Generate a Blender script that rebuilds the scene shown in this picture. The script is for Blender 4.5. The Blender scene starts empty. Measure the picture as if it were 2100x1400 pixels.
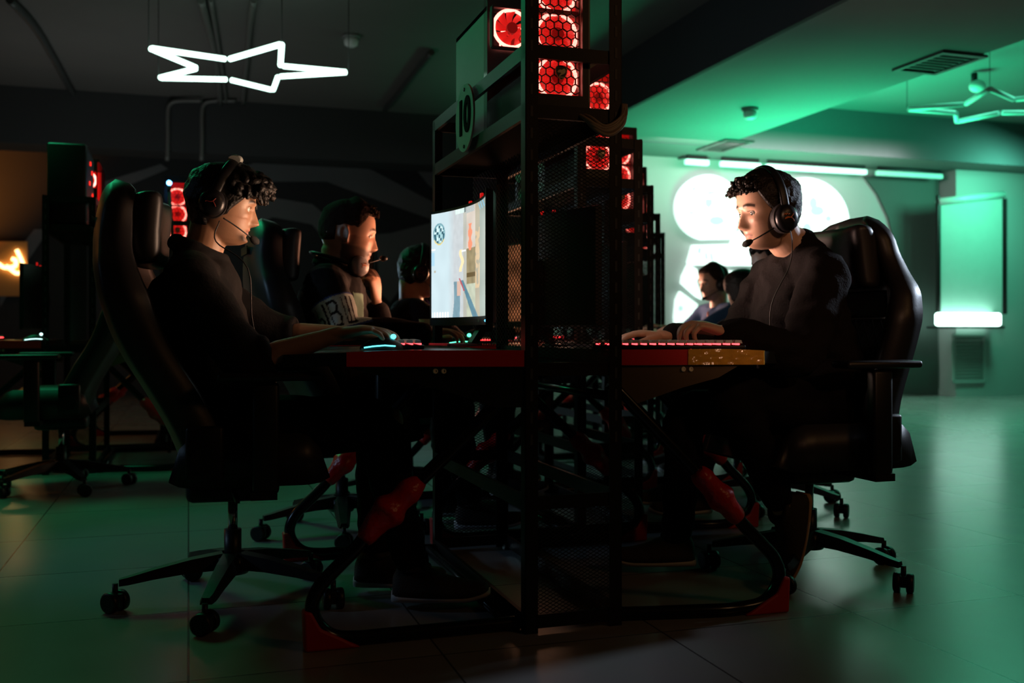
import bpy, bmesh, math, random
import numpy as np
from mathutils import Vector, Matrix, noise
random.seed(7)
SC = bpy.context.scene
COL = SC.collection
PI = math.pi
F, CX, CY, CH = 2042.0, 1050.0, 680.0, 0.80      # lens in pixels, principal column, horizon row, camera height
TH = math.radians(18)
E1 = Vector((math.cos(TH), math.sin(TH), 0)); E2 = Vector((-math.sin(TH), math.cos(TH), 0))
def room(u, v, z=0.0): return Vector((u*E1.x+v*E2.x, u*E1.y+v*E2.y, z))
def at(px, py, D): return Vector(((px-CX)/F*D, D, CH+(CY-py)/F*D))
# ---------------------------------------------------------------- materials
MATS = {}
def mat(name, col, rough=.5, metal=0., var=0., vscale=8., bump=0., bscale=60., emit=None, estr=0., spec=.5, trans=0., attr=None, alpha=1., coat=0.):
    if name in MATS: return MATS[name]
    m = bpy.data.materials.new(name); m.use_nodes = True
    nt = m.node_tree; b = nt.nodes['Principled BSDF']
    L = nt.links.new
    b.inputs['Base Color'].default_value = (*col, 1)
    b.inputs['Roughness'].default_value = rough
    b.inputs['Metallic'].default_value = metal
    b.inputs['Specular IOR Level'].default_value = spec
    b.inputs['Alpha'].default_value = alpha
    b.inputs['Coat Weight'].default_value = coat
    if trans: b.inputs['Transmission Weight'].default_value = trans
    tc = nt.nodes.new('ShaderNodeTexCoord')
    if var > 0 or (var == 0 and not attr and not emit):
        n = nt.nodes.new('ShaderNodeTexNoise'); n.inputs['Scale'].default_value = vscale; n.inputs['Detail'].default_value = 4
        L(tc.outputs['Object'], n.inputs['Vector'])
        r = nt.nodes.new('ShaderNodeMapRange'); r.inputs['To Min'].default_value = 1-max(var, .06); r.inputs['To Max'].default_value = 1+max(var, .06)
        L(n.outputs['Fac'], r.inputs['Value'])
        mx = nt.nodes.new('ShaderNodeVectorMath'); mx.operation = 'SCALE'; mx.inputs[0].default_value = col
        L(r.outputs['Result'], mx.inputs['Scale']); L(mx.outputs['Vector'], b.inputs['Base Color'])
    if attr:
        a = nt.nodes.new('ShaderNodeAttribute'); a.attribute_name = attr
        if emit: L(a.outputs['Color'], b.inputs['Emission Color']); b.inputs['Base Color'].default_value = (.01, .01, .01, 1)
        else: L(a.outputs['Color'], b.inputs['Base Color'])
    if emit:
        if not attr: b.inputs['Emission Color'].default_value = (*emit, 1)
        b.inputs['Emission Strength'].default_value = estr
    if bump:
        n = nt.nodes.new('ShaderNodeTexNoise'); n.inputs['Scale'].default_value = bscale; n.inputs['Detail'].default_value = 3
        L(tc.outputs['Object'], n.inputs['Vector'])
        bp = nt.nodes.new('ShaderNodeBump'); bp.inputs['Strength'].default_value = bump; bp.inputs['Distance'].default_value = .01
        L(n.outputs['Fac'], bp.inputs['Height']); L(bp.outputs['Normal'], b.inputs['Normal'])
    MATS[name] = m
    return m
# ---------------------------------------------------------------- mesh builder
class MB:
    def __init__(s): s.v = []; s.f = []; s.mi = []; s.cur = 0; s.sm = []; s.smooth = False
    def add(s, vs, fs, smooth=None):
        o = len(s.v); s.v += [Vector(p) for p in vs]
        for f in fs: s.f.append([i+o for i in f]); s.mi.append(s.cur); s.sm.append(s.smooth if smooth is None else smooth)
    def box(s, a, b, M=None):
        x0, y0, z0 = a; x1, y1, z1 = b
        vs = [Vector(p) for p in ((x0,y0,z0),(x1,y0,z0),(x1,y1,z0),(x0,y1,z0),(x0,y0,z1),(x1,y0,z1),(x1,y1,z1),(x0,y1,z1))]
        if M: vs = [M @ p for p in vs]
        s.add(vs, [(0,3,2,1),(4,5,6,7),(0,1,5,4),(1,2,6,5),(2,3,7,6),(3,0,4,7)], False)
    def bbox(s, a, b, r=.004, M=None, seg=2):           # bevelled box
        bm = bmesh.new(); c = [(a[i]+b[i])/2 for i in range(3)]; d = [abs(b[i]-a[i]) for i in range(3)]
        bmesh.ops.create_cube(bm, size=1, matrix=Matrix.Translation(c) @ Matrix.Diagonal((*d, 1)))
        r = min(r, min(d)*.49)
        bmesh.ops.bevel(bm, geom=bm.edges[:], offset=r, segments=seg, affect='EDGES', profile=.5)
        bm.verts.index_update()
        vs = [(M @ v.co) if M else v.co.copy() for v in bm.verts]
        s.add(vs, [[v.index for v in f.verts] for f in bm.faces], seg > 1); bm.free()
    def bar(s, p0, p1, w, h, up=(0,0,1)):
        p0 = Vector(p0); p1 = Vector(p1); t = (p1-p0).normalized(); up = Vector(up)
        if abs(t.dot(up)) > .98: up = Vector((1,0,0))
        a = t.cross(up).normalized(); b = a.cross(t)
        q = [(-w/2,-h/2),(w/2,-h/2),(w/2,h/2),(-w/2,h/2)]
        vs = [p0+a*x+b*y for x, y in q]+[p1+a*x+b*y for x, y in q]
        s.add(vs, [(0,1,2,3),(7,6,5,4),(0,4,5,1),(1,5,6,2),(2,6,7,3),(3,7,4,0)], False)
    def tube(s, pts, r, n=12, hint=None, cap=True, closed=False, ry=None):
        pts = [Vector(p) for p in pts]; N = len(pts)
        rs = r if isinstance(r, (list, tuple)) else [r]*N
        rys = (ry if isinstance(ry, (list, tuple)) else [ry]*N) if ry is not None else rs
        vs = []; fs = []
        prev = None
        for i in range(N):
            if closed: t = (pts[(i+1) % N]-pts[i-1]).normalized()
            else: t = (pts[min(i+1, N-1)]-pts[max(i-1, 0)]).normalized()
            if prev is None:
                h = Vector(hint) if hint else (Vector((0,0,1)) if abs(t.z) < .9 else Vector((1,0,0)))
                a = (h - t*h.dot(t)).normalized()
            else:
                a = (prev - t*prev.dot(t)).normalized()
            prev = a; b = t.cross(a)
            for k in range(n):
                an = 2*PI*k/n; vs.append(pts[i]+a*math.cos(an)*rs[i]+b*math.sin(an)*rys[i])
        M = N if closed else N-1
        for i in range(M):
            j = (i+1) % N
            for k in range(n): fs.append((i*n+k, i*n+(k+1) % n, j*n+(k+1) % n, j*n+k))
        s.add(vs, fs, True)
        if cap and not closed:
            o = len(s.v)-len(vs)
            s.f.append([o+k for k in range(n)][::-1]); s.f.append([o+(N-1)*n+k for k in range(n)]); s.mi += [s.cur]*2; s.sm += [False]*2
    def cyl(s, p0, p1, r, n=20, r2=None): s.tube([p0, p1], [r, r if r2 is None else r2], n)
    def prism(s, poly, z0, z1, M=None):
        n = len(poly); vs = [Vector((x, y, z0)) for x, y in poly]+[Vector((x, y, z1)) for x, y in poly]
        if M: vs = [M @ p for p in vs]
        s.add(vs, [list(range(n))[::-1], list(range(n, 2*n))]+[(i, (i+1) % n, n+(i+1) % n, n+i) for i in range(n)], False)
    def ball(s, c, r, M=None, nu=20, nv=12, sc=(1,1,1)):
        c = Vector(c); vs = []; fs = []
        for j in range(nv+1):
            ph = PI*j/nv
            for i in range(nu):
                th = 2*PI*i/nu
                p = Vector((math.sin(ph)*math.cos(th)*sc[0], math.sin(ph)*math.sin(th)*sc[1], math.cos(ph)*sc[2]))*r
                if M: p = M.to_3x3() @ p
                vs.append(c+p)
        for j in range(nv):
            for i in range(nu): fs.append((j*nu+i, (j+1)*nu+i, (j+1)*nu+(i+1) % nu, j*nu+(i+1) % nu))
        s.add(vs, fs, True)
    def torus(s, c, R, r, ax, n=32, m=8, a0=0, a1=2*PI, ref=None):
        c = Vector(c); ax = Vector(ax).normalized()
        a = Vector(ref) if ref else (Vector((0,0,1)) if abs(ax.z) < .9 else Vector((1,0,0)))
        a = (a-ax*a.dot(ax)).normalized(); b = ax.cross(a)
        full = abs(a1-a0-2*PI) < 1e-6
        K = n if full else n+1
        pts = [c+(a*math.cos(a0+(a1-a0)*k/n)+b*math.sin(a0+(a1-a0)*k/n))*R for k in range(K)]
        s.tube(pts, r, m, hint=ax, closed=full)
    def grid(s, P, nu, nv, wrapu=False, smooth=True):   # P: list of rows
        vs = [p for row in P for p in row]; fs = []
        W = nu if wrapu else nu-1
        for j in range(nv-1):
            for i in range(W): fs.append((j*nu+i, j*nu+(i+1) % nu, (j+1)*nu+(i+1) % nu, (j+1)*nu+i))
        s.add(vs, fs, smooth)
    def mesh(s, name, mats):
        me = bpy.data.meshes.new(name); me.from_pydata([tuple(p) for p in s.v], [], s.f)
        for m in mats: me.materials.append(m)
        me.polygons.foreach_set('material_index', s.mi); me.polygons.foreach_set('use_smooth', s.sm)
        me.validate(); me.update()
        return me
    def build(s, name, m, parent=None, label=None, kind=None):
        mats = m if isinstance(m, (list, tuple)) else [m]
        o = bpy.data.objects.new(name, s.mesh(name, mats)); COL.objects.link(o)
        if parent: o.parent = parent
        if label: o['label'] = label
        if kind: o['kind'] = kind
        return o
def tag(o, label, cat, group=None):
    o['label'] = label; o['category'] = cat
    if group: o['group'] = group
    return o
def thing(name, label, cat, loc=(0,0,0), rz=0, group=None):
    o = bpy.data.objects.new(name, None); COL.objects.link(o); o.empty_display_size = .1
    o.location = loc; o.rotation_euler = (0, 0, rz)
    return tag(o, label, cat, group)
def copy_tree(o, loc=None, rz=None, label=None, group=None, parent=None):
    c = o.copy(); COL.objects.link(c)
    if parent: c.parent = parent
    for ch in [x for x in KIDS(o)]: copy_tree(ch, parent=c)
    if loc is not None: c.location = loc
    if rz is not None: c.rotation_euler = (0, 0, rz)
    if label: c['label'] = label
    if group: c['group'] = group
    return c
def KIDS(o): return list(o.children)
def struct(name, mb, m):
    return mb.build(name, m, kind='structure')
def remesh(mb, voxel, smooth=0, sf=.5):
    me = mb.mesh('tmp', [])
    o = bpy.data.objects.new('tmp', me); COL.objects.link(o)
    md = o.modifiers.new('r', 'REMESH'); md.mode = 'VOXEL'; md.voxel_size = voxel; md.use_smooth_shade = True
    if smooth:
        ms = o.modifiers.new('s', 'SMOOTH'); ms.iterations = smooth; ms.factor = sf
    dg = bpy.context.evaluated_depsgraph_get(); dg.update()
    out = bpy.data.meshes.new_from_object(o.evaluated_get(dg))
    bpy.data.objects.remove(o)
    n = len(out.polygons); out.polygons.foreach_set('use_smooth', [True]*n)
    return out
def crom(pts, n=6):
    pts = [Vector(p) for p in pts]; out = []
    P = [pts[0]*2-pts[1]]+pts+[pts[-1]*2-pts[-2]]
    for i in range(1, len(P)-2):
        a, b, c, d = P[i-1], P[i], P[i+1], P[i+2]
        for k in range(n):
            t = k/n
            out.append(.5*((2*b)+(c-a)*t+(2*a-5*b+4*c-d)*t*t+(3*b-a-3*c+d)*t**3))
    out.append(pts[-1]); return out
def lerp_list(v, n):
    v = [float(x) for x in v]; out = []
    for i in range(len(v)-1):
        for k in range(n):
            t = k/n; t2 = t*t*(3-2*t); out.append(v[i]*(1-t)+v[i+1]*t)
    out.append(v[-1]); return out
def limb(mb, pts, rs, ry=None, n=20, sub=6, hint=None):     # tapered, rounded at both ends
    P = crom(pts, sub); R = lerp_list(rs, sub); Y = lerp_list(ry, sub) if ry else R
    t0 = (P[0]-P[1]).normalized(); t1 = (P[-1]-P[-2]).normalized()
    A = [(P[0]+t0*R[0]*.7*math.sin(a), math.cos(a)) for a in (1.45, 1.1, .6)]
    B = [(P[-1]+t1*R[-1]*.7*math.sin(a), math.cos(a)) for a in (.6, 1.1, 1.45)]
    pp = [a for a, _ in A]+P+[b for b, _ in B]
    rr = [R[0]*c for _, c in A]+R+[R[-1]*c for _, c in B]; yy = [Y[0]*c for _, c in A]+Y+[Y[-1]*c for _, c in B]
    mb.tube(pp, rr, n, hint=hint, ry=yy)
# ---------------------------------------------------------------- palette
blk_metal = mat('black powder coated steel', (.010,.009,.009), .42, .2, spec=.3, bump=.03, bscale=300)
tube_metal = mat('gloss black steel tube', (.02,.021,.024), .22, .7)
blk_plastic = mat('black plastic', (.010,.010,.011), .42, spec=.35, bump=.02, bscale=400)
blk_leather = mat('black synthetic leather', (.018,.016,.017), .42, spec=.45, bump=.035, bscale=220)
grey_fabric = mat('grey mesh fabric', (.09,.085,.095), .8, bump=.2, bscale=400)
star_w = None
chrome = mat('chrome', (.5,.5,.5), .18, 1.)
red_foam = mat('red wrapping foil', (.62,.012,.012), .33, bump=.5, bscale=45)
red_edge = mat('red desk edging', (.80,.010,.010), .5, bump=.05, bscale=200)
red_cap = mat('red rubber foot', (.5,.006,.008), .5)
desk_black = mat('black desk laminate', (.016,.017,.017), .3, bump=.03, bscale=300)
brown_board = mat('dark brown board', (.12,.072,.035), .55, var=.15)
white_plastic = mat('white plastic', (.7,.7,.7), .4)
conc_left = mat('ceiling paint with shade', (.12,.105,.10), .9, var=.12, vscale=1.5, bump=.1, bscale=12)  # same ceiling, its dimmer and less green light put into the colour
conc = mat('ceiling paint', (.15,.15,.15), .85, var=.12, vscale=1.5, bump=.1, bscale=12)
conc_dark = mat('dark beam and shaded side', (.032,.032,.034), .85, var=.1, vscale=2., bump=.1, bscale=20)
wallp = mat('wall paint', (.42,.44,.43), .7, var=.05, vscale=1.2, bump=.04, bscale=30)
# ================================================================ the room
def floor_mat():
    m = bpy.data.materials.new('grey porcelain floor tile'); m.use_nodes = True
    nt = m.node_tree; b = nt.nodes['Principled BSDF']; L = nt.links.new
    tc = nt.nodes.new('ShaderNodeTexCoord')
    br = nt.nodes.new('ShaderNodeTexBrick'); br.offset = 0; br.squash = 1
    br.inputs['Scale'].default_value = 1; br.inputs['Brick Width'].default_value = .6; br.inputs['Row Height'].default_value = .6
    br.inputs['Mortar Size'].default_value = .003; br.inputs['Mortar Smooth'].default_value = .1
    br.inputs['Color1'].default_value = (.25,.25,.24,1); br.inputs['Color2'].default_value = (.28,.28,.27,1); br.inputs['Mortar'].default_value = (.07,.07,.07,1)
    L(tc.outputs['Object'], br.inputs['Vector'])
    n = nt.nodes.new('ShaderNodeTexNoise'); n.inputs['Scale'].default_value = 5; n.inputs['Detail'].default_value = 5
    L(tc.outputs['Object'], n.inputs['Vector'])
    mx = nt.nodes.new('ShaderNodeMixRGB'); mx.blend_type = 'MULTIPLY'; mx.inputs['Fac'].default_value = .15
    L(br.outputs['Color'], mx.inputs['Color1']); L(n.outputs['Color'], mx.inputs['Color2']); L(mx.outputs['Color'], b.inputs['Base Color'])
    r = nt.nodes.new('ShaderNodeMapRange'); r.inputs['To Min'].default_value = .22; r.inputs['To Max'].default_value = .28
    L(n.outputs['Fac'], r.inputs['Value']); L(r.outputs['Result'], b.inputs['Roughness'])
    bp = nt.nodes.new('ShaderNodeBump'); bp.inputs['Strength'].default_value = .25; bp.inputs['Distance'].default_value = .004; bp.invert = True
    L(br.outputs['Fac'], bp.inputs['Height']); L(bp.outputs['Normal'], b.inputs['Normal'])
    return m
def rbox(mb, u0, u1, v0, v1, z0, z1):
    mb.box((u0, v0, z0), (u1, v1, z1))
def rstruct(name, boxes, m, kind='structure', label=None, cat=None, group=None):
    mb = MB()
    for b in boxes: rbox(mb, *b)
    o = mb.build(name, m, kind=kind); o.rotation_euler = (0, 0, TH)
    if label: tag(o, label, cat, group)
    return o
U0, U1, V0, V1, VR = -6.0, 11.5, -4.0, 13.2, 10.3
UM = 3.75
fl = rstruct('floor', [(U0, U1, V0, V1, -.1, 0)], floor_mat())
fl.data.materials[0] = fl.data.materials[0]
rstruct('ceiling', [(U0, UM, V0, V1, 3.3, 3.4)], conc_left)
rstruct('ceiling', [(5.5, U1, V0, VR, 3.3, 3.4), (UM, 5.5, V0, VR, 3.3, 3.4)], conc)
rstruct('wall_left', [(U0-.1, U0, V0, V1, 0, 3.3)], conc_dark)
rstruct('wall_front', [(U0, U1, V0-.1, V0, 0, 3.3)], conc_dark)
rstruct('wall_right', [(U1, U1+.1, V0, VR, 0, 3.3)], wallp)
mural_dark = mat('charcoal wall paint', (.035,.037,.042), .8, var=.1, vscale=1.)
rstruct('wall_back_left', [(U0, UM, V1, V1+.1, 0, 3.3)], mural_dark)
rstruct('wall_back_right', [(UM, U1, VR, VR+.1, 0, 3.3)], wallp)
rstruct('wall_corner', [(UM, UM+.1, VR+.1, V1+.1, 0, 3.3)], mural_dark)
# lowered ceiling box running away from the camera, and the cross beams
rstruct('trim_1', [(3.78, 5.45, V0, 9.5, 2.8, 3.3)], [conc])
rstruct('trim_2', [(3.74, 3.78, V0, 9.5, 2.795, 3.3)], [conc_dark])      # unlit side of the box, its shade put into the dark colour
rstruct('trim_3', [(UM, U1, 9.54, VR, 2.8, 3.3)], [conc])
rstruct('trim_4', [(UM, U1, 9.5, 9.54, 2.795, 3.3)], [mat('grey shaded beam face', (.11,.105,.12), .8)])  # beam face turned from the light, shade put into a darker grey
rstruct('trim_5', [(U0, UM, 11.2, 11.7, 2.72, 3.3)], [conc_dark])
rstruct('baseboard_right', [(UM, U1, VR-.02, VR, 0, .08)], mat('pale skirting', (.5,.52,.5), .5))
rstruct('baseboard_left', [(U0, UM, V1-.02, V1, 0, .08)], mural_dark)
# unlit wall beside the lit pillar, its darkness painted as a panel
def on_wall(px, v, py=None):        # point of the room plane v=const seen at column px; returns u, depth, z
    k = (px-CX)/F
    # X=kD, Y=D ; v = -sin*X + cos*Y
    D = v/(-math.sin(TH)*k+math.cos(TH)); u = math.cos(TH)*k*D+math.sin(TH)*D
    return (u, D, CH+(CY-py)/F*D if py is not None else None)
def wall_poly(mb, pix, v0, v1):       # extruded outline standing on the wall plane
    q = []
    for px, py in pix:
        u, D, z = on_wall(px, v0, py); q.append((u, z))
    n = len(q)
    vs = [Vector((u, v0, z)) for u, z in q]+[Vector((u, v1, z)) for u, z in q]
    mb.add(vs, [list(range(n)), list(range(n, 2*n))[::-1]]+[(i, n+i, n+(i+1) % n, (i+1) % n) for i in range(n)], False)
def wallthing(name, pix, v0, v1, m, label=None, cat=None, group=None, kind=None, parent=None):
    mb = MB(); wall_poly(mb, pix, v0, v1); o = mb.build(name, m, parent=parent, kind=kind)
    if not parent: o.rotation_euler = (0, 0, TH)
    if label and cat: tag(o, label, cat, group)
    elif label: o['label'] = label
    return o
ug = on_wall(1812, VR)[0]; ug2 = on_wall(1925, VR)[0]
wallthing('wall_unlit', [(1772,361),(1800,398),(1822,445),(1836,500),(1838,560),(1838,808),(1924,812),(1924,361)], VR-.03, VR-.001, mat('dark green unlit wall', (.05,.07,.06), .6), kind='structure')  # wall outside the light circle, darkness put into colour and outline
rstruct('trim_6', [(ug2, U1, VR-.3, VR, .0, 2.8)], wallp)                # pillar
# ceiling ducts and pale geometric wall bands at the left
band = mat('pale grey wall paint', (.20,.205,.22), .8, var=.12, vscale=2.)
bands = [[(470,350),(560,322),(700,322),(770,352),(900,420),(900,455),(740,398),(670,372),(560,372),(480,400)],
         [(430,470),(480,425),(560,405),(640,418),(700,470),(760,560),(735,570),(640,460),(560,445),(500,470),(450,500)],
         [(770,480),(800,478),(890,455),(900,480),(845,560),(800,620),(780,600)],
         [(0,600),(0,560),(70,470),(100,470),(40,560),(0,630)],
         [(215,372),(330,336),(345,346),(215,400)],
         [(880,380),(900,395),(900,330),(840,330)]]
for i, b in enumerate(bands):
    wallthing('trim_%d' % (7+i), b, V1-.015, V1-.002, band, kind='structure')
# ---------------------------------------------------------------- luminous wall sign
sign_white = mat('glowing white sign panel', (.8,.9,.85), .5, emit=(.80,1.0,.93), estr=1.15)
print_grey = mat('printed grey mark', (.2,.3,.28), .5, emit=(.52,.80,.73), estr=1.)
def arc(cx, cy, rx, ry, a0, a1, n=16):
    return [(cx+rx*math.cos(math.radians(a0+(a1-a0)*i/n)), cy-ry*math.sin(math.radians(a0+(a1-a0)*i/n))) for i in range(n+1)]
wash = mat('pale mint wall paint', (.5,.75,.66), .7, var=.04)
lb = wallthing('illuminated_panel', arc(1452,425,67,67,-20,255,30)+[(1440,491),(1501,490),(1507,484)], VR-.08, VR-.03, sign_white,
    'large rounded glowing white panel left of the headset player, flat cut lower right corner', 'light panel')
for q in ([(1447,408),(1461,408),(1461,418),(1454,427),(1447,420)], arc(1470,452,15,9,0,340,14), [(1452,392),(1466,392),(1466,397),(1452,399)], [(1420,385),(1428,380),(1426,390),(1420,392)], [(1412,434),(1426,434),(1422,439),(1413,438)]):
    mm = MB(); wall_poly(mm, q, VR-.085, VR-.08); mm.build('printed_mark', print_grey, lb)
lb = wallthing('illuminated_panel', arc(1650,457,92,93,0,360,40)[:-1], VR-.08, VR-.03, sign_white, 'large round glowing white panel half hidden behind the headset player\'s head', 'light panel')
for q in (arc(1676,432,14,10,0,340,12), arc(1668,416,8,12,0,340,10), arc(1699,448,6,6,0,340,10), arc(1655,470,9,13,0,340,12)):
    mm = MB(); wall_poly(mm, q, VR-.085, VR-.08); mm.build('printed_mark', print_grey, lb)
lb = wallthing('illuminated_panel', [(1421,502),(1500,500),(1505,486),(1520,472),(1545,470),(1545,545),(1416,543),(1411,537)], VR-.08, VR-.03, sign_white, 'wide glowing white bar with rounded corners below the large rounded panel', 'light panel')
for q in ([(1432,508),(1438,508),(1437,520),(1431,518)], [(1446,517),(1450,518),(1452,532),(1447,530)], [(1456,518),(1461,520),(1463,536),(1458,532)]):
    mm = MB(); wall_poly(mm, q, VR-.085, VR-.08); mm.build('printed_mark', print_grey, lb)
wallthing('illuminated_panel', [(1412,541),(1430,552),(1434,566),(1429,576),(1441,614),(1430,608),(1398,580),(1400,566)], VR-.08, VR-.03, sign_white, 'angular glowing white panel beside the far player\'s forehead', 'light panel')
lb = wallthing('illuminated_panel', [(1395,597),(1432,624),(1420,650),(1400,674),(1386,674),(1384,650),(1387,615)], VR-.08, VR-.03, sign_white, 'lowest slanted glowing white panel beside the dark rack end', 'light panel')
mm = MB(); wall_poly(mm, arc(1396,632,5,6,0,340,10), VR-.085, VR-.08); mm.build('printed_mark', print_grey, lb)
wallthing('illuminated_panel', [(1485,554),(1512,555),(1509,566),(1496,575),(1484,570)], VR-.08, VR-.03, sign_white, 'small glowing white panel above the far player\'s nape', 'light panel')
# spotlit strip lamps along the top of the wall
strip = mat('mint strip lamp', (.7,.9,.8), .4, emit=(.45,1.0,.78), estr=1.5)
for x0, x1, y, lab in ((1404,1452,344,'short mint strip lamp above the large rounded glowing panel'), (1476,1558,347,'mint strip lamp directly above the headset player\'s hair front'), (1570,1775,351,'longest mint strip lamp above the round glowing panel'), (1796,1930,357,'dim mint strip lamp above the dark green unlit wall')):
    a = on_wall(x0, VR-.2, y+5); b = on_wall(x1, VR-.2, y+7)
    mb = MB(); z = 2.72
    mb.bbox((a[0], VR-.24, z-.03), (b[0], VR-.18, z+.03), .012); o = mb.build('strip_lamp', strip if x0 < 1790 else mat('dim mint strip lamp', (.5,.7,.6), .4, emit=(.1,.6,.4), estr=.8)); o.rotation_euler = (0,0,TH)
    mc = MB(); mc.bbox((a[0]+.02, VR-.225, z+.03), (b[0]-.02, VR-.195, 2.8), .004); mc.build('mounting_rail', blk_metal, o)
    tag(o, lab, 'lamp')
# roller screen with glowing lower bar in front of the pillar
pv = VR-.42
s = thing('roller_screen', 'green lit roller screen hanging in front of the pillar at the far right', 'screen', (0,0,0), TH)
def wp(name, pix, v0, v1, m, par):
    mm = MB(); wall_poly(mm, pix, v0, v1); return mm.build(name, m, par)
ux0 = on_wall(1924, pv)[0]; ux1 = on_wall(2058, pv)[0]; zt = on_wall(1990, pv, 412)[2]; zb = on_wall(1990, pv, 640)[2]
mm = MB(); mm.tube([(ux0, pv, zt-.03), (ux1, pv, zt+.1)], .045, 16); mm.build('roller_housing', mat('pale roller housing', (.5,.75,.66), .3), s)
mm = MB(); mm.add([(ux0+.04, pv, zt-.03), (ux1-.02, pv, zt+.09), (ux1-.02, pv, zb), (ux0+.04, pv, zb), (ux0+.04, pv+.006, zt-.03), (ux1-.02, pv+.006, zt+.09), (ux1-.02, pv+.006, zb), (ux0+.04, pv+.006, zb)], [(0,3,2,1),(4,5,6,7),(0,1,5,4),(1,2,6,5),(2,3,7,6),(3,0,4,7)]); mm.build('screen_sheet', mat('screen sheet', (.4,.55,.5), .6), s)
for u in (ux0, ux1+.02):
    mm = MB(); mm.bbox((u-.02, pv-.02, zb-.02), (u+.02, pv+.02, zt+.05), .005); mm.build('side_post', blk_metal, s)
lbx0 = on_wall(1921, pv-.1)[0]; lbx1 = on_wall(2048, pv-.1)[0]
s = thing('light_box', 'glowing white horizontal light box under the roller screen', 'lamp', (0,0,0), TH)
mm = MB(); mm.bbox((lbx0, pv-.16, zb-.17), (lbx1, pv-.05, zb-.01), .03); mm.build('diffuser', mat('glowing box diffuser', (.8,.9,.85), .4, emit=(.62,1.,.86), estr=6), s)
mm = MB(); mm.bbox((lbx0-.04, pv-.15, zb-.2), (lbx1+.05, pv+.03, zb-.175), .004); mm.box((lbx1+.0, pv-.05, zb-.2), (lbx1+.03, pv+.03, zb+.0)); mm.build('bracket', blk_metal, s)
# louvre vent on the pillar
vu0 = on_wall(1950, VR-.3)[0]; vu1 = on_wall(2018, VR-.3)[0]; vz0 = on_wall(1980, VR-.3, 785)[2]; vz1 = on_wall(1980, VR-.3, 685)[2]
s = thing('wall_vent', 'green lit louvred vent low on the pillar under the light box', 'vent', (0,0,0), TH)
mm = MB()
for a, b in (((vu0, vz0), (vu1, vz0+.03)), ((vu0, vz1-.03), (vu1, vz1)), ((vu0, vz0), (vu0+.03, vz1)), ((vu1-.03, vz0), (vu1, vz1))): mm.box((a[0], VR-.33, a[1]), (b[0], VR-.3, b[1]))
mm.build('frame', wallp, s)
mm = MB(); k = 14
for i in range(k):
    z = vz0+.04+(vz1-vz0-.08)*i/(k-1); mm.bar((vu0+.03, VR-.315, z), (vu1-.03, VR-.315, z), .02, .012, (0, -.5, 1))
mm.build('louvre', wallp, s)
# ---------------------------------------------------------------- ceiling fittings
def ceiling_pt(px, py, z):
    D = (z-CH)*F/(CY-py); return Vector(((px-CX)/F*D, D, z))
def detector(px, py, z, lab):
    p = ceiling_pt(px, py, z); s = thing('smoke_detector', lab, 'smoke detector', p)
    mb = MB(); mb.cyl((0,0,.0), (0,0,-.03), .075, 24); mb.build('mounting_plate', mat('grey plate', (.2,.2,.2), .5), s)
    mb = MB(); mb.smooth = True
    mb.tube([(0,0,-.03), (0,0,-.05), (0,0,-.085), (0,0,-.1)], [.055,.062,.055,.03], 24); mb.build('sensor_body', white_plastic, s)
detector(720, 72, 3.3, 'small white smoke detector on the dark ceiling right of the glowing star')
detector(1538, 222, 2.8, 'small round white smoke detector on the green lit lowered ceiling')
def ceil_vent(px, py, w, d, lab, z=2.8):
    p = ceiling_pt(px, py, z); s = thing('ceiling_vent', lab, 'vent', p, TH)
    mb = MB()
    for x in (-w/2, w/2): mb.box((x-.02, -d/2-.02, -.02), (x+.02, d/2+.02, -.001))
    for y in (-d/2, d/2): mb.box((-w/2+.02, y-.02, -.02), (w/2-.02, y+.02, -.001))
    mb.build('frame', mat('dark vent frame', (.05,.045,.045), .5), s)
    mb = MB()
    for i in range(7): y = -d/2+d*(i+.7)/8; mb.box((-w/2+.02, y-.01, -.012), (w/2-.02, y+.01, -.002))
    mb.build('grille', mat('dark vent grille', (.02,.018,.018), .6), s)
ceil_vent(1925, 127, .36, .5, 'dark square vent on the lowered ceiling near the unlit star')
ceil_vent(1486, 297, .3, .6, 'far dark vent on the green ceiling above the strip lamps')
ceil_vent(1402, 330, .3, .6, 'farthest dark vent on the green ceiling, next to the dark rack tops')
# star lamps
star_px = [(305,98),(468,122),(578,90),(575,135),(715,148),(570,157),(560,185),(470,163),(325,160),(405,140)]
star_on = mat('glowing mint tube', (.8,.9,.85), .3, emit=(.62,1.0,.84), estr=4.2)
star_off = mat('frosted grey tube', (.7,.75,.78), .35)
def star(name, lab, zs, pts, mtube, hang, r=.013):
    P = [ceiling_pt(x, y, zs) for x, y in pts]; c = sum(P, Vector())/len(P)
    s = thing(name, lab, 'lamp', c)
    n = len(P)
    for i in range(n):
        a = P[i]-c; b = P[(i+1) % n]-c; d = (b-a).normalized()
        mb = MB(); mb.smooth = True; L = (b-a).length
        mb.tube([a+d*.015, a+d*.02, b-d*.02, b-d*.015], [r*.7, r, r, r*.7], 12); t = mb.build('light_tube', mtube, s)
    for i in hang:
        mb = MB(); mb.tube([P[i]-c+Vector((0,0,r)), P[i]-c+Vector((0,0,3.3-zs))], .003, 6); mb.build('hanging_wire', blk_plastic, s)
    return s
star('star_lamp', 'glowing mint white tube star hanging under the dark ceiling', 2.6, star_px, star_on, (0, 2, 4, 8), .018)
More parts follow.
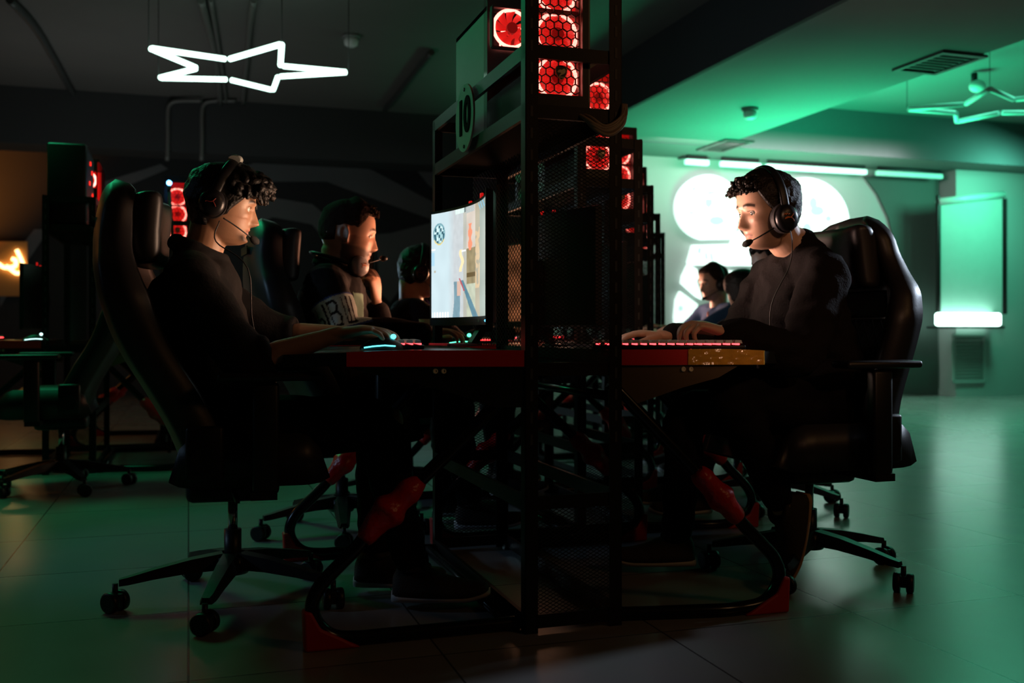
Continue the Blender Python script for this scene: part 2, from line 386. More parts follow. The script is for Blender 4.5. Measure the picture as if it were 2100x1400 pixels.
# unlit star above the right: same outline rotated; only its left part is in the frame
base = [ceiling_pt(x, y, 2.6) for x, y in star_px]; c0 = sum(base, Vector())/10
c1 = ceiling_pt(2045, 218, 2.75)
pts2 = []
s2 = thing('star_lamp', 'unlit grey tube star under the green lit ceiling', 'lamp', c1)
Rm = Matrix.Rotation(math.radians(12), 3, 'Z')
PP = [Rm @ (p-c0)*1.05 for p in base]
for i in range(10):
    a = PP[i]; b = PP[(i+1) % 10]; d = (b-a).normalized(); mb = MB()
    mb.tube([a+d*.015, b-d*.015], .022, 10); mb.build('light_tube', star_off, s2)
for i in (0, 2, 8):
    mb = MB(); mb.tube([PP[i], PP[i]+Vector((0,0,.53))], .003, 6); mb.build('hanging_wire', blk_plastic, s2)
s3 = thing('spot_lamp', 'white round spot lamp on the green ceiling above the unlit star', 'lamp', ceiling_pt(1998, 150, 3.28))
mb = MB(); mb.cyl((0,0,0), (0,0,-.08), .03, 16); mb.build('stem', blk_plastic, s3)
mb = MB(); mb.ball((.02,-.02,-.13), .075, sc=(1,1,.8)); mb.build('lamp_head', white_plastic, s3)
# conduits along the left ceiling
def conduit(lab, pix, z, r, m=blk_metal, grp=None):
    mb = MB(); P = [ceiling_pt(x, y, z) for x, y in pix]
    mb.tube(crom(P, 5), r, 10); o = mb.build('ceiling_conduit', m); tag(o, lab, 'pipe', grp)
pipe_w = mat('grey conduit', (.13,.12,.115), .5)
conduit('leftmost ceiling conduit slanting down towards the orange lit corner', [(20,0),(70,55),(110,120),(140,175),(160,207)], 3.26, .03, mat('dark conduit', (.05,.05,.05), .5))
conduit('left conduit of the pipe bundle behind the glowing star', [(412,0),(428,60),(440,110),(447,160),(452,212)], 3.26, .03, pipe_w)
conduit('thin middle conduit of the bundle behind the glowing star', [(432,0),(442,60),(450,110),(458,160),(464,212)], 3.27, .018, pipe_w)
conduit('right conduit of the pipe bundle behind the glowing star', [(520,0),(512,50),(508,100),(502,160),(498,212)], 3.26, .026, pipe_w)
conduit('dark slanting conduit between the glowing star and the near rack', [(885,107),(850,150),(815,195),(790,225)], 3.26, .03, mat('dark conduit', (.05,.05,.05), .5))
# cables looping down from the beam
for x, lab in ((345, 'left grey cable bending down the face of the dark beam'), (415, 'right grey cable bending down the face of the dark beam')):
    D = 11.2/(math.cos(TH)-math.sin(TH)*(x-CX)/F)-.03
    P = [at(x+70, 207, D), at(x+20, 208, D), at(x+4, 216, D), at(x, 235, D), at(x, 280, D), at(x-1, 330, D)]
    P = [p+Vector((0, -.02, 0)) for p in P]
    mb = MB(); mb.tube(crom(P, 5), .022, 8); tag(mb.build('hanging_cable', pipe_w), lab, 'cable')
# ================================================================ rack, computers, desks
RW, RL = .278, 1.05          # rack width (across) and length (away from the camera)
ORD = ['nearest the camera', 'second from the camera', 'third from the camera', 'fourth from the camera', 'farthest from the camera']
def unit_origin(k): return Vector((.035+.22*k, 2.63+1.24*k, 0))
def loc(k, p):
    o = unit_origin(k); return o+E1*p[0]+E2*p[1]+Vector((0,0,p[2] if len(p) > 2 else 0))
def mesh_panel(x0, x1, z0, z1, y, sx=.018, sz=.010, w=.0011, axis='x'):
    mb = MB()
    W = x1-x0; H = z1-z0; s = sz/sx
    def P(a, z): return (a, y, z) if axis == 'x' else (y, a, z)
    def clip(c, sg):          # line z = c + sg*s*(x-x0), clipped to the rectangle
        pts = []
        xa, xb = 0., W
        za, zb = c, c+sg*s*W
        if sg > 0:
            if zb <= 0 or za >= H: return None
            if za < 0: xa = -za/s; za = 0
            if zb > H: xb = (H-c)/s; zb = H
        else:
            if za <= 0 or zb >= H: return None
            if za > H: xa = (c-H)/s; za = H
            if zb < 0: xb = c/s; zb = 0
        if xb-xa < .004: return None
        return (x0+xa, z0+za), (x0+xb, z0+zb)
    c = -s*W
    while c < H+s*W:
        for sg in (1, -1):
            q = clip(c, sg)
            if q: mb.bar(P(*q[0]), P(*q[1]), w*1.2, w*1.6)
        c += sz
    return mb
perf = mat('expanded steel mesh', (.012,.012,.012), .6, spec=.15)
def make_rack(first=False):
    r = thing('computer_rack', '', 'rack', rz=TH)
    H = 1.56
    posts = [(0,0), (RW,0), (RW,RL), (0,RL)]
    for i, (x, y) in enumerate(posts):
        h = H if not (first and y == 0) else 1.86
        mb = MB(); sx = 1 if x == 0 else -1; sy = 1 if y == 0 else -1
        mb.box((min(x, x+sx*.036), min(y, y+sy*.004), .0), (max(x, x+sx*.036), max(y, y+sy*.004), h))
        mb.box((min(x, x+sx*.004), min(y, y+sy*.036), .0), (max(x, x+sx*.004), max(y, y+sy*.036), h))
        z = .5; mb.cur = 1
        while z < h-.04:              # slots pressed into the angle iron
            mb.box((x+sx*.014, y-sy*.0012, z), (x+sx*.021, y+sy*.0005, z+.028)); z += .058
        mb.build('post', [blk_metal, mat('slot edge', (.05,.047,.045), .5, .3)], r)
    def rail(name, a, b, w=.03, h=.03):
        mb = MB(); mb.bar(a, b, w, h); return mb.build(name, blk_metal, r)
    for z in (.03, .345, .70, 1.386, H-.015):
        hh = .036
        rail('cross_rail', (.004, .010, z), (RW-.004, .010, z), .012, hh)
        rail('cross_rail', (.004, RL-.010, z), (RW-.004, RL-.010, z), .012, hh)
    for z in (.03, .345, .70, 1.386, H-.015):
        rail('long_rail', (.006, .004, z), (.006, RL-.004, z), .012, .04)
        rail('long_rail', (RW-.006, .004, z), (RW-.006, RL-.004, z), .012, .04)
    mb = MB(); mb.box((.012, .02, 1.392), (RW-.012, RL-.02, 1.404)); mb.build('shelf', mat('matt black shelf', (.008,.007,.007), .8, spec=.1), r)
    for (z0, z1, y) in ((.05, .328, .006), (.72, 1.366, .006), (.05, .328, RL-.006), (.36, .68, RL-.006)):
        mesh_panel(.036, RW-.036, z0, z1, y).build('mesh_panel', perf, r)
    # perforated strip beside the near post, inner mesh towards the left station
    mesh_panel(.05, RL-.05, .75, 1.36, RW/2, axis='y', sx=.03, sz=.018).build('mesh_panel', blk_plastic, r)
    return r
def number_plate(r, txt, side):
    # pale round number plate screwed on the shelf front
    y = .55 if side < 0 else RL-.55
    x = -.014 if side < 0 else RW+.014
    mb = MB(); mb.cyl((x-.003, y, 1.475), (x+.003, y, 1.475), .106, 48)
    p = mb.build('number_plate', mat('pale grey plate', (.60,.57,.55), .6), r)
    for dz in (.09, -.09):
        mb = MB(); mb.cyl((x-side*-.003, y, 1.475+dz), (x+side*.006, y, 1.475+dz), .006, 12); mb.build('screw', blk_metal, p)
    cu = bpy.data.curves.new('n', 'FONT'); cu.body = txt; cu.size = .15; cu.extrude = .0015; cu.align_x = 'CENTER'; cu.align_y = 'CENTER'; cu.offset = .005
    o = bpy.data.objects.new('n', cu); COL.objects.link(o)
    dg = bpy.context.evaluated_depsgraph_get(); me = bpy.data.meshes.new_from_object(o.evaluated_get(dg)); bpy.data.objects.remove(o)
    me.materials.clear(); me.materials.append(mat('black numeral', (.004,.004,.004), .9, spec=.05))
    t = bpy.data.objects.new('numeral', me); COL.objects.link(t); t.parent = p
    t.location = (x+side*.0045, y, 1.475); t.rotation_euler = (PI/2, 0, -PI/2 if side < 0 else PI/2)
RACK_LAB = ['nearest black steel rack, cut by the top edge, with computers on its shelf', 'second black steel computer rack, directly behind the nearest rack', 'third black steel computer rack in the receding row', 'fourth black steel computer rack in the receding row', 'farthest black steel computer rack at the end of the receding row']
racks = []
for k in range(5):
    if k == 0: r = make_rack(True)
    elif k == 1: r = make_rack(False)
    else: r = copy_tree(racks[1])
    r.location = unit_origin(k); r.rotation_euler = (0,0,TH)
    r['label'] = RACK_LAB[k]; r['group'] = 'row of computer racks'; racks.append(r)
number_plate(racks[0], '10', -1)
# ---------------------------------------------------------------- computer tower
red_glow = mat('red lit fan blade', (.3,.01,.01), .4, emit=(1.,.015,.012), estr=.85)
ring_glow = mat('red white led ring', (.9,.4,.4), .3, emit=(1.,.22,.17), estr=7.5)
case_blk = mat('black computer case', (.012,.012,.013), .35, .3)
case_in = mat('case interior', (.03,.012,.012), .4, .3)
glass = mat('tinted side glass', (.02,.02,.02), .05, alpha=.22)
pcb = mat('circuit board', (.02,.025,.03), .5, var=.5, vscale=40)
case_paint = mat('satin case side', (.36,.37,.36), .5)
def hex_grille(x0, x1, z0, z1, y, R=.0125, w=.0028):
    mb = MB(); seen = set()
    dx = R*math.sqrt(3); dz = R*1.5
    j = 0; z = z0
    while z < z1+R:
        x = x0+(dx/2 if j % 2 else 0)
        while x < x1+dx:
            for a in range(6):
                p = [(x+R*math.cos(math.radians(30+60*(a+q))), z+R*math.sin(math.radians(30+60*(a+q)))) for q in (0, 1)]
                key = (round((p[0][0]+p[1][0])*500), round((p[0][1]+p[1][1])*500))
                if key in seen: continue
                seen.add(key)
                if all(x0-.001 <= q[0] <= x1+.001 and z0-.001 <= q[1] <= z1+.001 for q in p):
                    mb.bar((p[0][0], y, p[0][1]), (p[1][0], y, p[1][1]), w, .004, (0,1,0))
            x += dx
        z += dz; j += 1
    return mb
def make_fan(parent, c, R, ax=(0,1,0), lit=True):
    c = Vector(c); ax = Vector(ax)
    mb = MB(); mb.torus(c, R-.001, .0056, ax, 40, 8)
    f = mb.build('fan', ring_glow if lit else blk_plastic, parent)
    mb = MB(); n = 9; a = Vector((0,0,1)); b = ax.cross(a)
    for i in range(n):
        t0 = 2*PI*i/n
        P0 = []; 
        for rr in (.28, .6, .92):
            row = []
            for q in range(4):
                t = t0+q*.17+rr*.45; row.append(c+(a*math.cos(t)+b*math.sin(t))*R*rr+ax*(.006-.004*q))
            P0.append(row)
        mb.grid(P0, 4, 3)
    mb.build('fan_blade', red_glow if lit else blk_plastic, f)
    mb = MB(); mb.cyl(c-ax*.012, c+ax*.008, R*.3, 20); mb.build('fan_hub', blk_plastic if not lit else mat('red lit hub', (.2,.01,.01), .4, emit=(1,.01,.01), estr=.25), f)
    mb = MB(); r0 = R*1.08
    for s1, s2 in (((-1,-1),(1,-1)), ((1,-1),(1,1)), ((1,1),(-1,1)), ((-1,1),(-1,-1))):
        mb.bar(c+b*s1[0]*r0+a*s1[1]*r0, c+b*s2[0]*r0+a*s2[1]*r0, .006, .02, ax)
    mb.build('fan_frame', case_in, f)
    return f
def make_pc():
    r = thing('gaming_computer', '', 'computer')
    W, D, H = .17, .45, .46
    x0, x1 = -W/2, W/2
    mb = MB(); t = .004
    mb.box((x0, 0, 0), (x1, D, .02)); mb.box((x0, 0, H-.015), (x1, D, H))
    g = .022; mb.box((x0, 0, .02), (x0+g, .012, H-.015)); mb.box((x1-g, 0, .02), (x1-t, .012, H-.015)); mb.box((x0+g, 0, .02), (x1-g, .012, .036)); mb.box((x0+g, 0, H-.04), (x1-g, .012, H-.015))
    mb.build('case', case_blk, r)
    mb = MB(); mb.box((x1-t, 0, .0), (x1, D, H)); mb.build('side_panel', case_paint, r)
    mb = MB(); mb.box((x0+.01, D-t, .02), (x1-t, D, H*.62)); mb.box((x0+.01, D-t, H-.07), (x1-t, D, H-.015)); mb.box((x0+.01, D-t, H*.62), (x0+.018, D, H-.07)); mb.box((x1-.018, D-t, H*.62), (x1-t, D, H-.07))
    mb.build('rear_panel', case_blk, r)
    hex_grille(x0+.020, x1-.020, .034, H-.04, .008, R=.0141).build('front_grille', blk_plastic, r)
    # fine perforated screen just behind the hexagons
    mb = MB(); z = .036
    while z < H-.04: mb.bar((x0+.02, .014, z), (x1-.02, .014, z), .0007, .0007); z += .0032
    x = x0+.02
    while x < x1-.02: mb.bar((x, .0145, .036), (x, .0145, H-.04), .0007, .0007); x += .0032
    mb.build('dust_screen', mat('red dust screen', (.2,.01,.01), .5), r)
    for z in (.088, .207, .326): make_fan(r, (0, .034, z), .058)
    mb = MB()                           # light guide sheet behind each fan
    mb.box((x0+.020, .052, .02), (x1-.020, .054, H-.02)); mb.build('light_guide', mat('red lit guide sheet', (.3,.01,.01), .5, emit=(1.,.008,.006), estr=.55), r)
    make_fan(r, (-.005, D-.03, H-.125), .058)
    mb = MB(); mb.box((x0, .014, .02), (x0+.003, D, H-.015)); mb.build('side_glass', glass, r)
    mb = MB(); mb.box((x1-.02, .09, .12), (x1-.006, D-.06, H-.03)); m = mb.build('motherboard', pcb, r)
    for (y, z, w, h) in ((.2,.3,.03,.03), (.3,.36,.02,.05), (.16,.36,.012,.08), (.14,.36,.004,.08), (.26,.2,.05,.012), (.34,.25,.02,.02)):
        mb = MB(); mb.bbox((x1-.035, y, z), (x1-.02, y+w, z+h), .002); mb.build('circuit_part', mat('dark component', (.05,.05,.055), .4, .4), m)
    for (y, z, c) in ((.3,.42,(1,.25,.1)), (.35,.34,(1,.3,.1)), (.28,.16,(1,.05,.05)), (.37,.4,(1,.1,.05))):
        mb = MB(); mb.ball((x1-.024, y, z), .0035, nu=8, nv=6); mb.build('indicator_light', mat('led %g' % c[1], c, .3, emit=c, estr=6), m)
    mb = MB(); mb.bbox((x0+.03, .1, .17), (x1-.02, .36, .205), .004); g = mb.build('graphics_card', mat('red trimmed card', (.05,.012,.012), .4), r)
    mb = MB(); mb.tube([(x1-.05,.2,.26), (x1-.09,.23,.26)], .035, 20); mb.build('processor_cooler', mat('cooler', (.2,.02,.02), .3, .5), r)
    mb = MB(); mb.box((x0+.01, .06, .02), (x1-.006, D-.006, .11)); mb.build('power_supply_cover', case_blk, r)
    # shield badge with a leaping cat
    s = [(-.017,.016),(-.012,.021),(0,.0225),(.012,.021),(.017,.016),(.016,.002),(.010,-.010),(0,-.017),(-.010,-.010),(-.016,.002)]
    zc = .093
    mb = MB(); M = Matrix.Translation((.002, .004, zc)) @ Matrix.Rotation(PI/2, 4, 'X')
    mb.prism(s, 0, .003, M); bd = mb.build('badge', mat('gold badge rim', (.35,.26,.14), .35, .6), r)
    mb = MB(); mb.prism([(x*.88, y*.88+.0004) for x, y in s], .003, .0036, M); mb.build('badge_field', mat('black badge field', (.01,.008,.006), .4), bd)
    cat = [(-.012,.004),(-.009,.009),(-.004,.011),(.001,.010),(.004,.013),(.009,.014),(.012,.009),(.011,.003),(.006,-.001),(.001,-.003),(-.003,-.006),(-.008,-.008),(-.005,-.003),(-.001,.001),(-.004,.003),(-.008,.002)]
    mb = MB(); mb.prism(cat, .0036, .0042, M); mb.build('badge_cat', mat('gold badge cat', (.55,.42,.25), .4, .5), bd)
    mb = MB(); mb.prism([(-.009,-.0085),(.009,-.0085),(.008,-.0105),(-.008,-.0105)], .0036, .0042, M); mb.build('badge_bar', mat('gold badge cat', (.55,.42,.25), .4, .5), bd)
    return r
pc0 = make_pc(); first = True
for k in range(5):
    for side in (0, 1):
        lab = (('computer with red glowing ring fans on the shelf of the rack ' if side == 0 else 'computer turned backwards at the rear shelf end of the rack ')+ORD[k])
        if first: p = pc0; first = False
        else: p = copy_tree(pc0)
        if side == 0: p.location = loc(k, (.112, .03, 1.405)); p.rotation_euler = (0,0,TH)
        else: p.location = loc(k, (RW-.112, RL-.03, 1.405)); p.rotation_euler = (0,0,TH+PI)
        p['label'] = lab; p['group'] = 'computers on the racks'
# ---------------------------------------------------------------- monitors
def screen_px(u, W=.60, sag=.055):      # where the screen column u appears, used to work out the true picture
    y = W*(.5-u); o = loc(0, (-.020, .43)); a = TH+math.radians(1.5); x = -sag*(abs(y)/(W/2))**2
    X = o.x+x*math.cos(a)-y*math.sin(a); Y = o.y+x*math.sin(a)+y*math.cos(a); return X/Y
SPX = [screen_px(i/200) for i in range(201)]
def tcol(u): i = u*200; j = min(199, int(i)); p = SPX[j]+(SPX[j+1]-SPX[j])*(i-j); return (p-SPX[0])/(SPX[-1]-SPX[0])
def game_near(u, v):
    return game_colour(tcol(u), v, u)
def game_colour(u, v, ur=None):      # u 0 left..1 right, v 0 bottom..1 top : a first person game view
    n = noise.noise((u*7, v*5, 0))*.5+.5; n2 = noise.noise((u*22, v*16, 3))*.5+.5
    base = Vector((.56,.70,.75))*(.90+.14*n)
    if u > .30: 
        t = min(1, (u-.30)/.12); base = base.lerp(Vector((.52,.56,.58))*(.9+.2*n2), t)
    if u > .58: base = Vector((.50,.50,.44))*(.75+.3*n)
    if .64 < u < .80: base = Vector((.30,.24,.13))*(.7+.5*n2)
    if .64 < u < .80 and v > .62: base = Vector((.62,.55,.48))*(.8+.3*n)
    if .64 < u < .80 and v < .30: base = Vector((.48,.52,.40))*(.8+.4*n2)
    if .64 < u < .80 and .40 > v > .36: base = Vector((.12,.08,.03))
    if .80 <= u < .88: base = Vector((.42,.38,.28))*(.8+.3*n)
    if u >= .88: base = Vector((.30,.35,.31))*(.8+.4*n)
    if .80 < u < .88 and .25 < v < .78 and n2 > .45: base = Vector((.62,.46,.28))
    if .67 < u < .745 and .60 < v < .84 and abs(u-.705) < .03+.012*math.sin(v*60): base = Vector((.85,.28,.16))
    if .50 < u < .60 and .42 < v < .62 and abs(u-.55-.02*math.sin(v*40)) < .025: base = Vector((.95,.72,.42))
    # arms and rifle
    if .36 < u < .56 and v < .33:
        if abs(u-(.45+.02*math.sin(v*9))) < .05*(1-v*1.2)+.015: base = Vector((.18,.30,.36))*(.8+.4*n2)
        if v > .20 and abs(u-.50) < .035: base = Vector((.62,.42,.34))
    if v < .34 and abs(u-(.80-.72*v)) < .045*(1.15-v*2): base = Vector((.09,.20,.26))*(.8+.6*n2)
    if .24 < v < .36 and abs(u-(.80-.72*v)+.03) < .012: base = Vector((.45,.08,.10))
    ur = u if ur is None else ur; d = math.hypot((ur-.075)*1.78, v-.80)           # round minimap
    if d < .105:
        base = Vector((.35,.58,.62))
        if d > .088: base = Vector((.16,.34,.40))
        elif (int(ur*60)+int(v*34)) % 3 == 0 or (int(ur*45) % 4 == 1 and int(v*30) % 3): base = Vector((.03,.10,.14))
        elif n2 > .55: base = Vector((.6,.8,.82))
        if d > .092 and v < .75: base = Vector((.75,.6,.2))
    if v > .955 and .44 < u < .60: base = Vector((.50,.72,.64)) if int(u*70) % 2 else Vector((.8,.9,.88))
    if v > .945 and .63 < u < .78: base = Vector((.62,.68,.66)) if (int(u*110)+int(v*120)) % 2 else Vector((.25,.28,.28))
    if v > .955 and .60 < u < .632: base = Vector((.2,.25,.25))
    if v > .93 and .86 < u < .97 and int(u*80+v*40) % 3 == 0: base = Vector((.2,.5,.7))
    if .60 < v < .615 and .55 < u < .63: base = Vector((.95,.98,.98))
    if .50 < v < .63 and u < .06: base = Vector((.38,.62,.76))
    if .645 < v < .66 and u < .07: base = Vector((.9,.97,.98))
    if v < .05 and .02 < u < .33 and math.sin(u*130) > -.2: base = Vector((.97,1,1))
    if .43 < v < .45 and .05 < u < .08: base = Vector((.45,.4,.3))
    return base
screen_mat = mat('game screen', (.01,.01,.01), .3, emit=(1,1,1), estr=1.25, attr='Col')
def make_monitor(NU=260, NV=150, col=game_near, smat=None, W=.60, Hh=.375, sag=.055):
    # screen faces -x, centred on the origin in y, bottom of the bezel at z=0
    r = thing('monitor', '', 'monitor')
    def pt(u, v, d=0, w=W):
        y = w*(.5-u); return Vector((-sag*(abs(y)/(W/2))**2+d, y, v))
    b0, b1 = .026, .008
    mb = MB(); P = []
    for j in range(NV):
        P.append([pt(.5+(i/(NU-1)-.5)*(W-.012)/W, b0+(Hh-b0-b1)*j/(NV-1), -.0015) for i in range(NU)])
    mb.grid(P, NU, NV)
    o = mb.build('screen', smat or screen_mat, r)
    ca = o.data.color_attributes.new('Col', 'FLOAT_COLOR', 'POINT')
    buf = []
    for j in range(NV):
        for i in range(NU):
            c = col(i/(NU-1), j/(NV-1)); buf += [c[0], c[1], c[2], 1]
    ca.data.foreach_set('color', buf)
    # curved housing
    mb = MB(); n = 24; rows = []
    for i in range(n+1):
        u = i/n; th = .018+.020*math.sin(PI*u)
        rows.append([pt(u,0,0), pt(u,Hh,0), pt(u,Hh-.006,th), pt(u,.006,th)])
    mb.grid(rows, 4, n+1, wrapu=True, smooth=False); mb.f.append([3,2,1,0]); mb.f.append([len(mb.v)-4+q for q in range(4)]); mb.mi += [0,0]; mb.sm += [False]*2
    mb.build('housing', blk_plastic, r)
    mb = MB()                                  # raised bezel
    for (v0, v1) in ((0, b0), (Hh-b1, Hh)):
        rr = [[pt(i/n, v0, -.003), pt(i/n, v1, -.003), pt(i/n, v1, .001), pt(i/n, v0, .001)] for i in range(n+1)]
        mb.grid(rr, 4, n+1, wrapu=True, smooth=False)
    for u in (0, 1):
        a = pt(u, 0, -.003); s = .006 if u == 0 else -.006; mb.box((min(a.x, a.x+.004), min(a.y, a.y-s), 0), (a.x+.004, max(a.y, a.y-s), Hh))
    mb.build('bezel', blk_plastic, r)
    mb = MB(); c = pt(.955, .011, -.005); mb.ball(c, .0035, nu=10, nv=8); mb.build('power_light', mat('blue led', (.1,.4,1), .3, emit=(.05,.35,1.), estr=9), r)
    mb = MB(); c = pt(.62, .013, -.0034); mb.box((c.x-.0006, c.y-.006, c.z-.004), (c.x, c.y-.001, c.z+.004)); mb.box((c.x-.0006, c.y+.001, c.z-.004), (c.x, c.y+.006, c.z+.004)); mb.build('maker_mark', mat('grey print', (.3,.3,.3), .5), r)
    for u in (.62, .42):
        mb = MB(); c = pt(u, Hh+.002, .006); mb.bbox((c.x-.004, c.y-.008, c.z-.002), (c.x+.004, c.y+.008, c.z+(.016 if u > .6 else .007)), .002); mb.build('top_clip', mat('red clip', (.7,.02,.02), .4, emit=(1,.01,.01), estr=.5), r)
    return r
def add_stand(r, zb, W=.6):
    n0 = len(r.children); mb = MB(); mb.bar((.045, 0, -.02), (.055, 0, .2), .05, .014, (1,0,0)); mb.bbox((.02,-.03,.13), (.055,.03,.22), .006); mb.build('stand_neck', blk_plastic, r)
    mb = MB(); mb.prism([(-.105,-.11),(.012,-.05),(.012,.05),(-.105,.11),(-.113,.105),(-.03,.02),(-.03,-.02),(-.113,-.105)], -zb+.0005, -zb+.008)
    mb.build('stand_base', mat('satin stand foot', (.12,.13,.15), .3, .6), r)
    mb = MB(); mb.bar((-.005, 0, -zb+.006), (.030, 0, -.005), .045, .02, (1,0,0)); mb.build('stand_column', blk_plastic, r)
zb = .815-.7515
mon = make_monitor(); add_stand(mon, zb)
def small_game(u, v): return game_colour((u*1.3+.2) % 1, v)
monB = make_monitor(60, 40, lambda u, v: Vector((.30,.10,.04))*(.15+1.0*(noise.noise((u*6, v*5, 2))*.5+.5)**2)); add_stand(monB, zb)
def red_game(u, v):
    n = noise.noise((u*6, v*5, 9))*.5+.5; return Vector((.75,.40,.28))*(.35+.9*n)
monR = make_monitor(40, 26, smat=mat('bright game screen', (.01,.01,.01), .3, emit=(1,1,1), estr=1.3, attr='Col'), col=lambda u, v: Vector((.86,.70,.62))*(.7+.5*(noise.noise((u*5, v*4, 5))*.5+.5))); add_stand(monR, zb)
monL2 = make_monitor(40, 26, red_game); add_stand(monL2, zb)
MONX = -.020
used = set()
for k in range(4):
    for side in (0, 1):
        src = mon if (k == 0 and side == 0) else (monR if side == 1 else (monB if k == 1 else monL2))
        m = src if src.name not in used else copy_tree(src)
        used.add(src.name)
        if side == 0: m.location = loc(k, (MONX, .43, .820)); m.rotation_euler = (0,0,TH+math.radians(1.5))
        else: m.location = loc(k, (RW-MONX, RL-.43, .815)); m.rotation_euler = (0,0,TH+PI)
        m['label'] = ('curved monitor showing a bright shooter game, facing the black haired player' if (k, side) == (0, 0) else
            ('curved monitor on the left side desk ' if side == 0 else 'curved monitor seen from behind on the right side desk ')+ORD[k])
        m['group'] = 'monitors on the row of desks'
# ---------------------------------------------------------------- desks
DP = [(0,0), (.445,.134), (.60,.24), (.60,.95), (.42,1.11), (0,1.02)]       # (outward, along)
def make_desk(amber=False, nearfirst=True):
    # built for the left side: outward is -x
    r = thing('gaming_desk', '', 'desk')
    poly = [(-n-.004, s) for n, s in DP]
    mb = MB()
    top = []; 
    def zt(n): return .75-(.012*max(0, (n-.33)/.27)**1.0 if n > .33 else 0)
    n_ = 9; rows = []
    # loft across: for outward position n the along-extent
    def ext(n):
        lo = np.interp(n, [0,.445,.60], [0,.134,.24]); hi = np.interp(n, [0,.42,.60], [1.02,1.11,.95]); return lo, hi
    ns = [0,.1,.2,.3,.36,.40,.42,.445,.5,.55,.60]
    R = []
    for n in ns:
        lo, hi = ext(n); R.append([Vector((-n-.004, lo, zt(n)-.034)), Vector((-n-.004, hi, zt(n)-.034)), Vector((-n-.004, hi, zt(n))), Vector((-n-.004, lo, zt(n)))])
    mb.grid(R, 4, len(R), wrapu=True, smooth=False); mb.f.append([3,2,1,0]); mb.f.append([len(mb.v)-4+q for q in range(4)]); mb.mi += [0,0]; mb.sm += [False]*2
    mb.build('tabletop', desk_black, r)
    def edge(name, sgn, m, n0, n1, t=.003, z0=-.042, z1=.0012):
        mm = MB(); R = []; N = 16
        for i in range(N+1):
            n = n0+(n1-n0)*i/N; lo, hi = ext(n); s = lo if sgn < 0 else hi
            zz = zt(n)
            R.append([Vector((-n-.004, s+sgn*.0005, .708)), Vector((-n-.004, s+sgn*(t+.0005), .708)), Vector((-n-.004, s+sgn*(t+.0005), zz+z1)), Vector((-n-.004, s+sgn*.0005, zz+z1))])
        mm.grid(R, 4, N+1, wrapu=True, smooth=False); mm.f.append([3,2,1,0]); mm.f.append([len(mm.v)-4+q for q in range(4)]); mm.mi += [0,0]; mm.sm += [False]*2
        return mm.build(name, m, r)
    edge('edge_band', -1, red_edge, .0, .447)
    edge('edge_band', 1, red_edge, .0, .42)
    if amber:
        mm = MB(); R = []; N = 40; n0, n1 = .21, .425
        for i in range(N+1):
            n = n0+(n1-n0)*i/N; _, hi = ext(n); zz = zt(n)
            row = []
            for j in range(7):
                z = .7085+(zz-.7065)*j/6; w = .003*noise.noise((n*45, z*90, 1))+.003*noise.noise((n*20, z*35, 4))
                row.append(Vector((-n-.004, hi+.0058+w, z)))
            R.append(row)
        mm.grid(R, 7, N+1, smooth=False)
        o = mm.build('edge_tape', mat('crumpled amber tape', (.95,.48,.07), .12, bump=.15, bscale=60, coat=1., emit=None), r, label='crumpled glossy amber tape on the desk edge')
        sol = o.modifiers.new('s', 'SOLIDIFY'); sol.thickness = .0012
    # plates under the near and far ends, each with two bolts
    for sgn in (-1, 1):
        def S(n): lo, hi = ext(n); return lo+.012 if sgn < 0 else hi-.012
        q = [(.0,.707), (.36,.707), (.30,.672), (.20,.645), (.07,.60), (.0,.60)]
        vs = [Vector((-n-.004, S(n)-.006, z)) for n, z in q]+[Vector((-n-.004, S(n)+.006, z)) for n, z in q]; nn = len(q)
        mb = MB(); mb.add(vs, [list(range(nn)), list(range(nn, 2*nn))[::-1]]+[(i, nn+i, nn+(i+1) % nn, (i+1) % nn) for i in range(nn)], False)
        sp = mb.build('support_plate', brown_board if sgn > 0 else desk_black, r)
        for n in (.205, .226):
            mb = MB(); y = S(n)+sgn*.006; mb.torus((-n, y+sgn*.002, .696), .0052, .0022, (0,1,0), 16, 6); mb.cyl((-n, y, .696), (-n, y+sgn*.0015, .696), .006, 12)
            mb.build('bolt', mat('zinc bolt', (.9,.8,.62), .35, .0), sp)
    # bent tube legs with foil wrapping and red feet
    for (s, n1, s0) in ((.05, .55, .05), (1.06, .51, 1.0)):
        y = s; R = .11
        ctr = (n1-R+.0, .135)
        pts = [(0.01, .70), (n1-.17, .315)]
        A = [(n1-.17, .315), (n1-.115,.252), (n1-.055,.195), (n1-.018,.155), (n1,.11), (n1-.012,.065), (n1-.05,.03), (n1-.11,.0195), (n1-.2,.019)]
        prof = [(0.01,.66), (n1*.3,.66-.3*.5), ]+A+[(.1,.019), (0.0,.019)]
        P = [Vector((-n, s0+(y-s0)*min(1, n/.3), z)) for n, z in prof]
        PP = crom(P, 5)
        mb = MB(); mb.tube(PP, .0185, 14); lg = mb.build('tube_leg', tube_metal, r)
        # wrap
        a = Vector((-(n1*.3+(n1*.7-.17)*.55), y, .51-.195*.55)); b = Vector((-(n1-.13), y, .270)); a = a.lerp(b, .0)
        c0 = Vector((-(n1*.3), y, .51)); c1 = Vector((-(n1-.17), y, .315)); d = c1-c0
        mb = MB(); W = []; N = 22; rr = []
        for i in range(N+1):
            t = i/N; p = c0+d*(.50+.72*t) if t*.72+.5 <= 1 else c1+(Vector((-(n1-.115), y, .252))-c1).normalized()*d.length*(.5+.72*t-1)
            W.append(p); env = math.sin(PI*min(1, max(0, t*.94+.03)))**.35
            rr.append((.034+.009*noise.noise((t*5, s*3, 7))+.005*math.sin(t*14))*env+.004)
        o0 = len(mb.v); mb.tube(W, rr, 18)
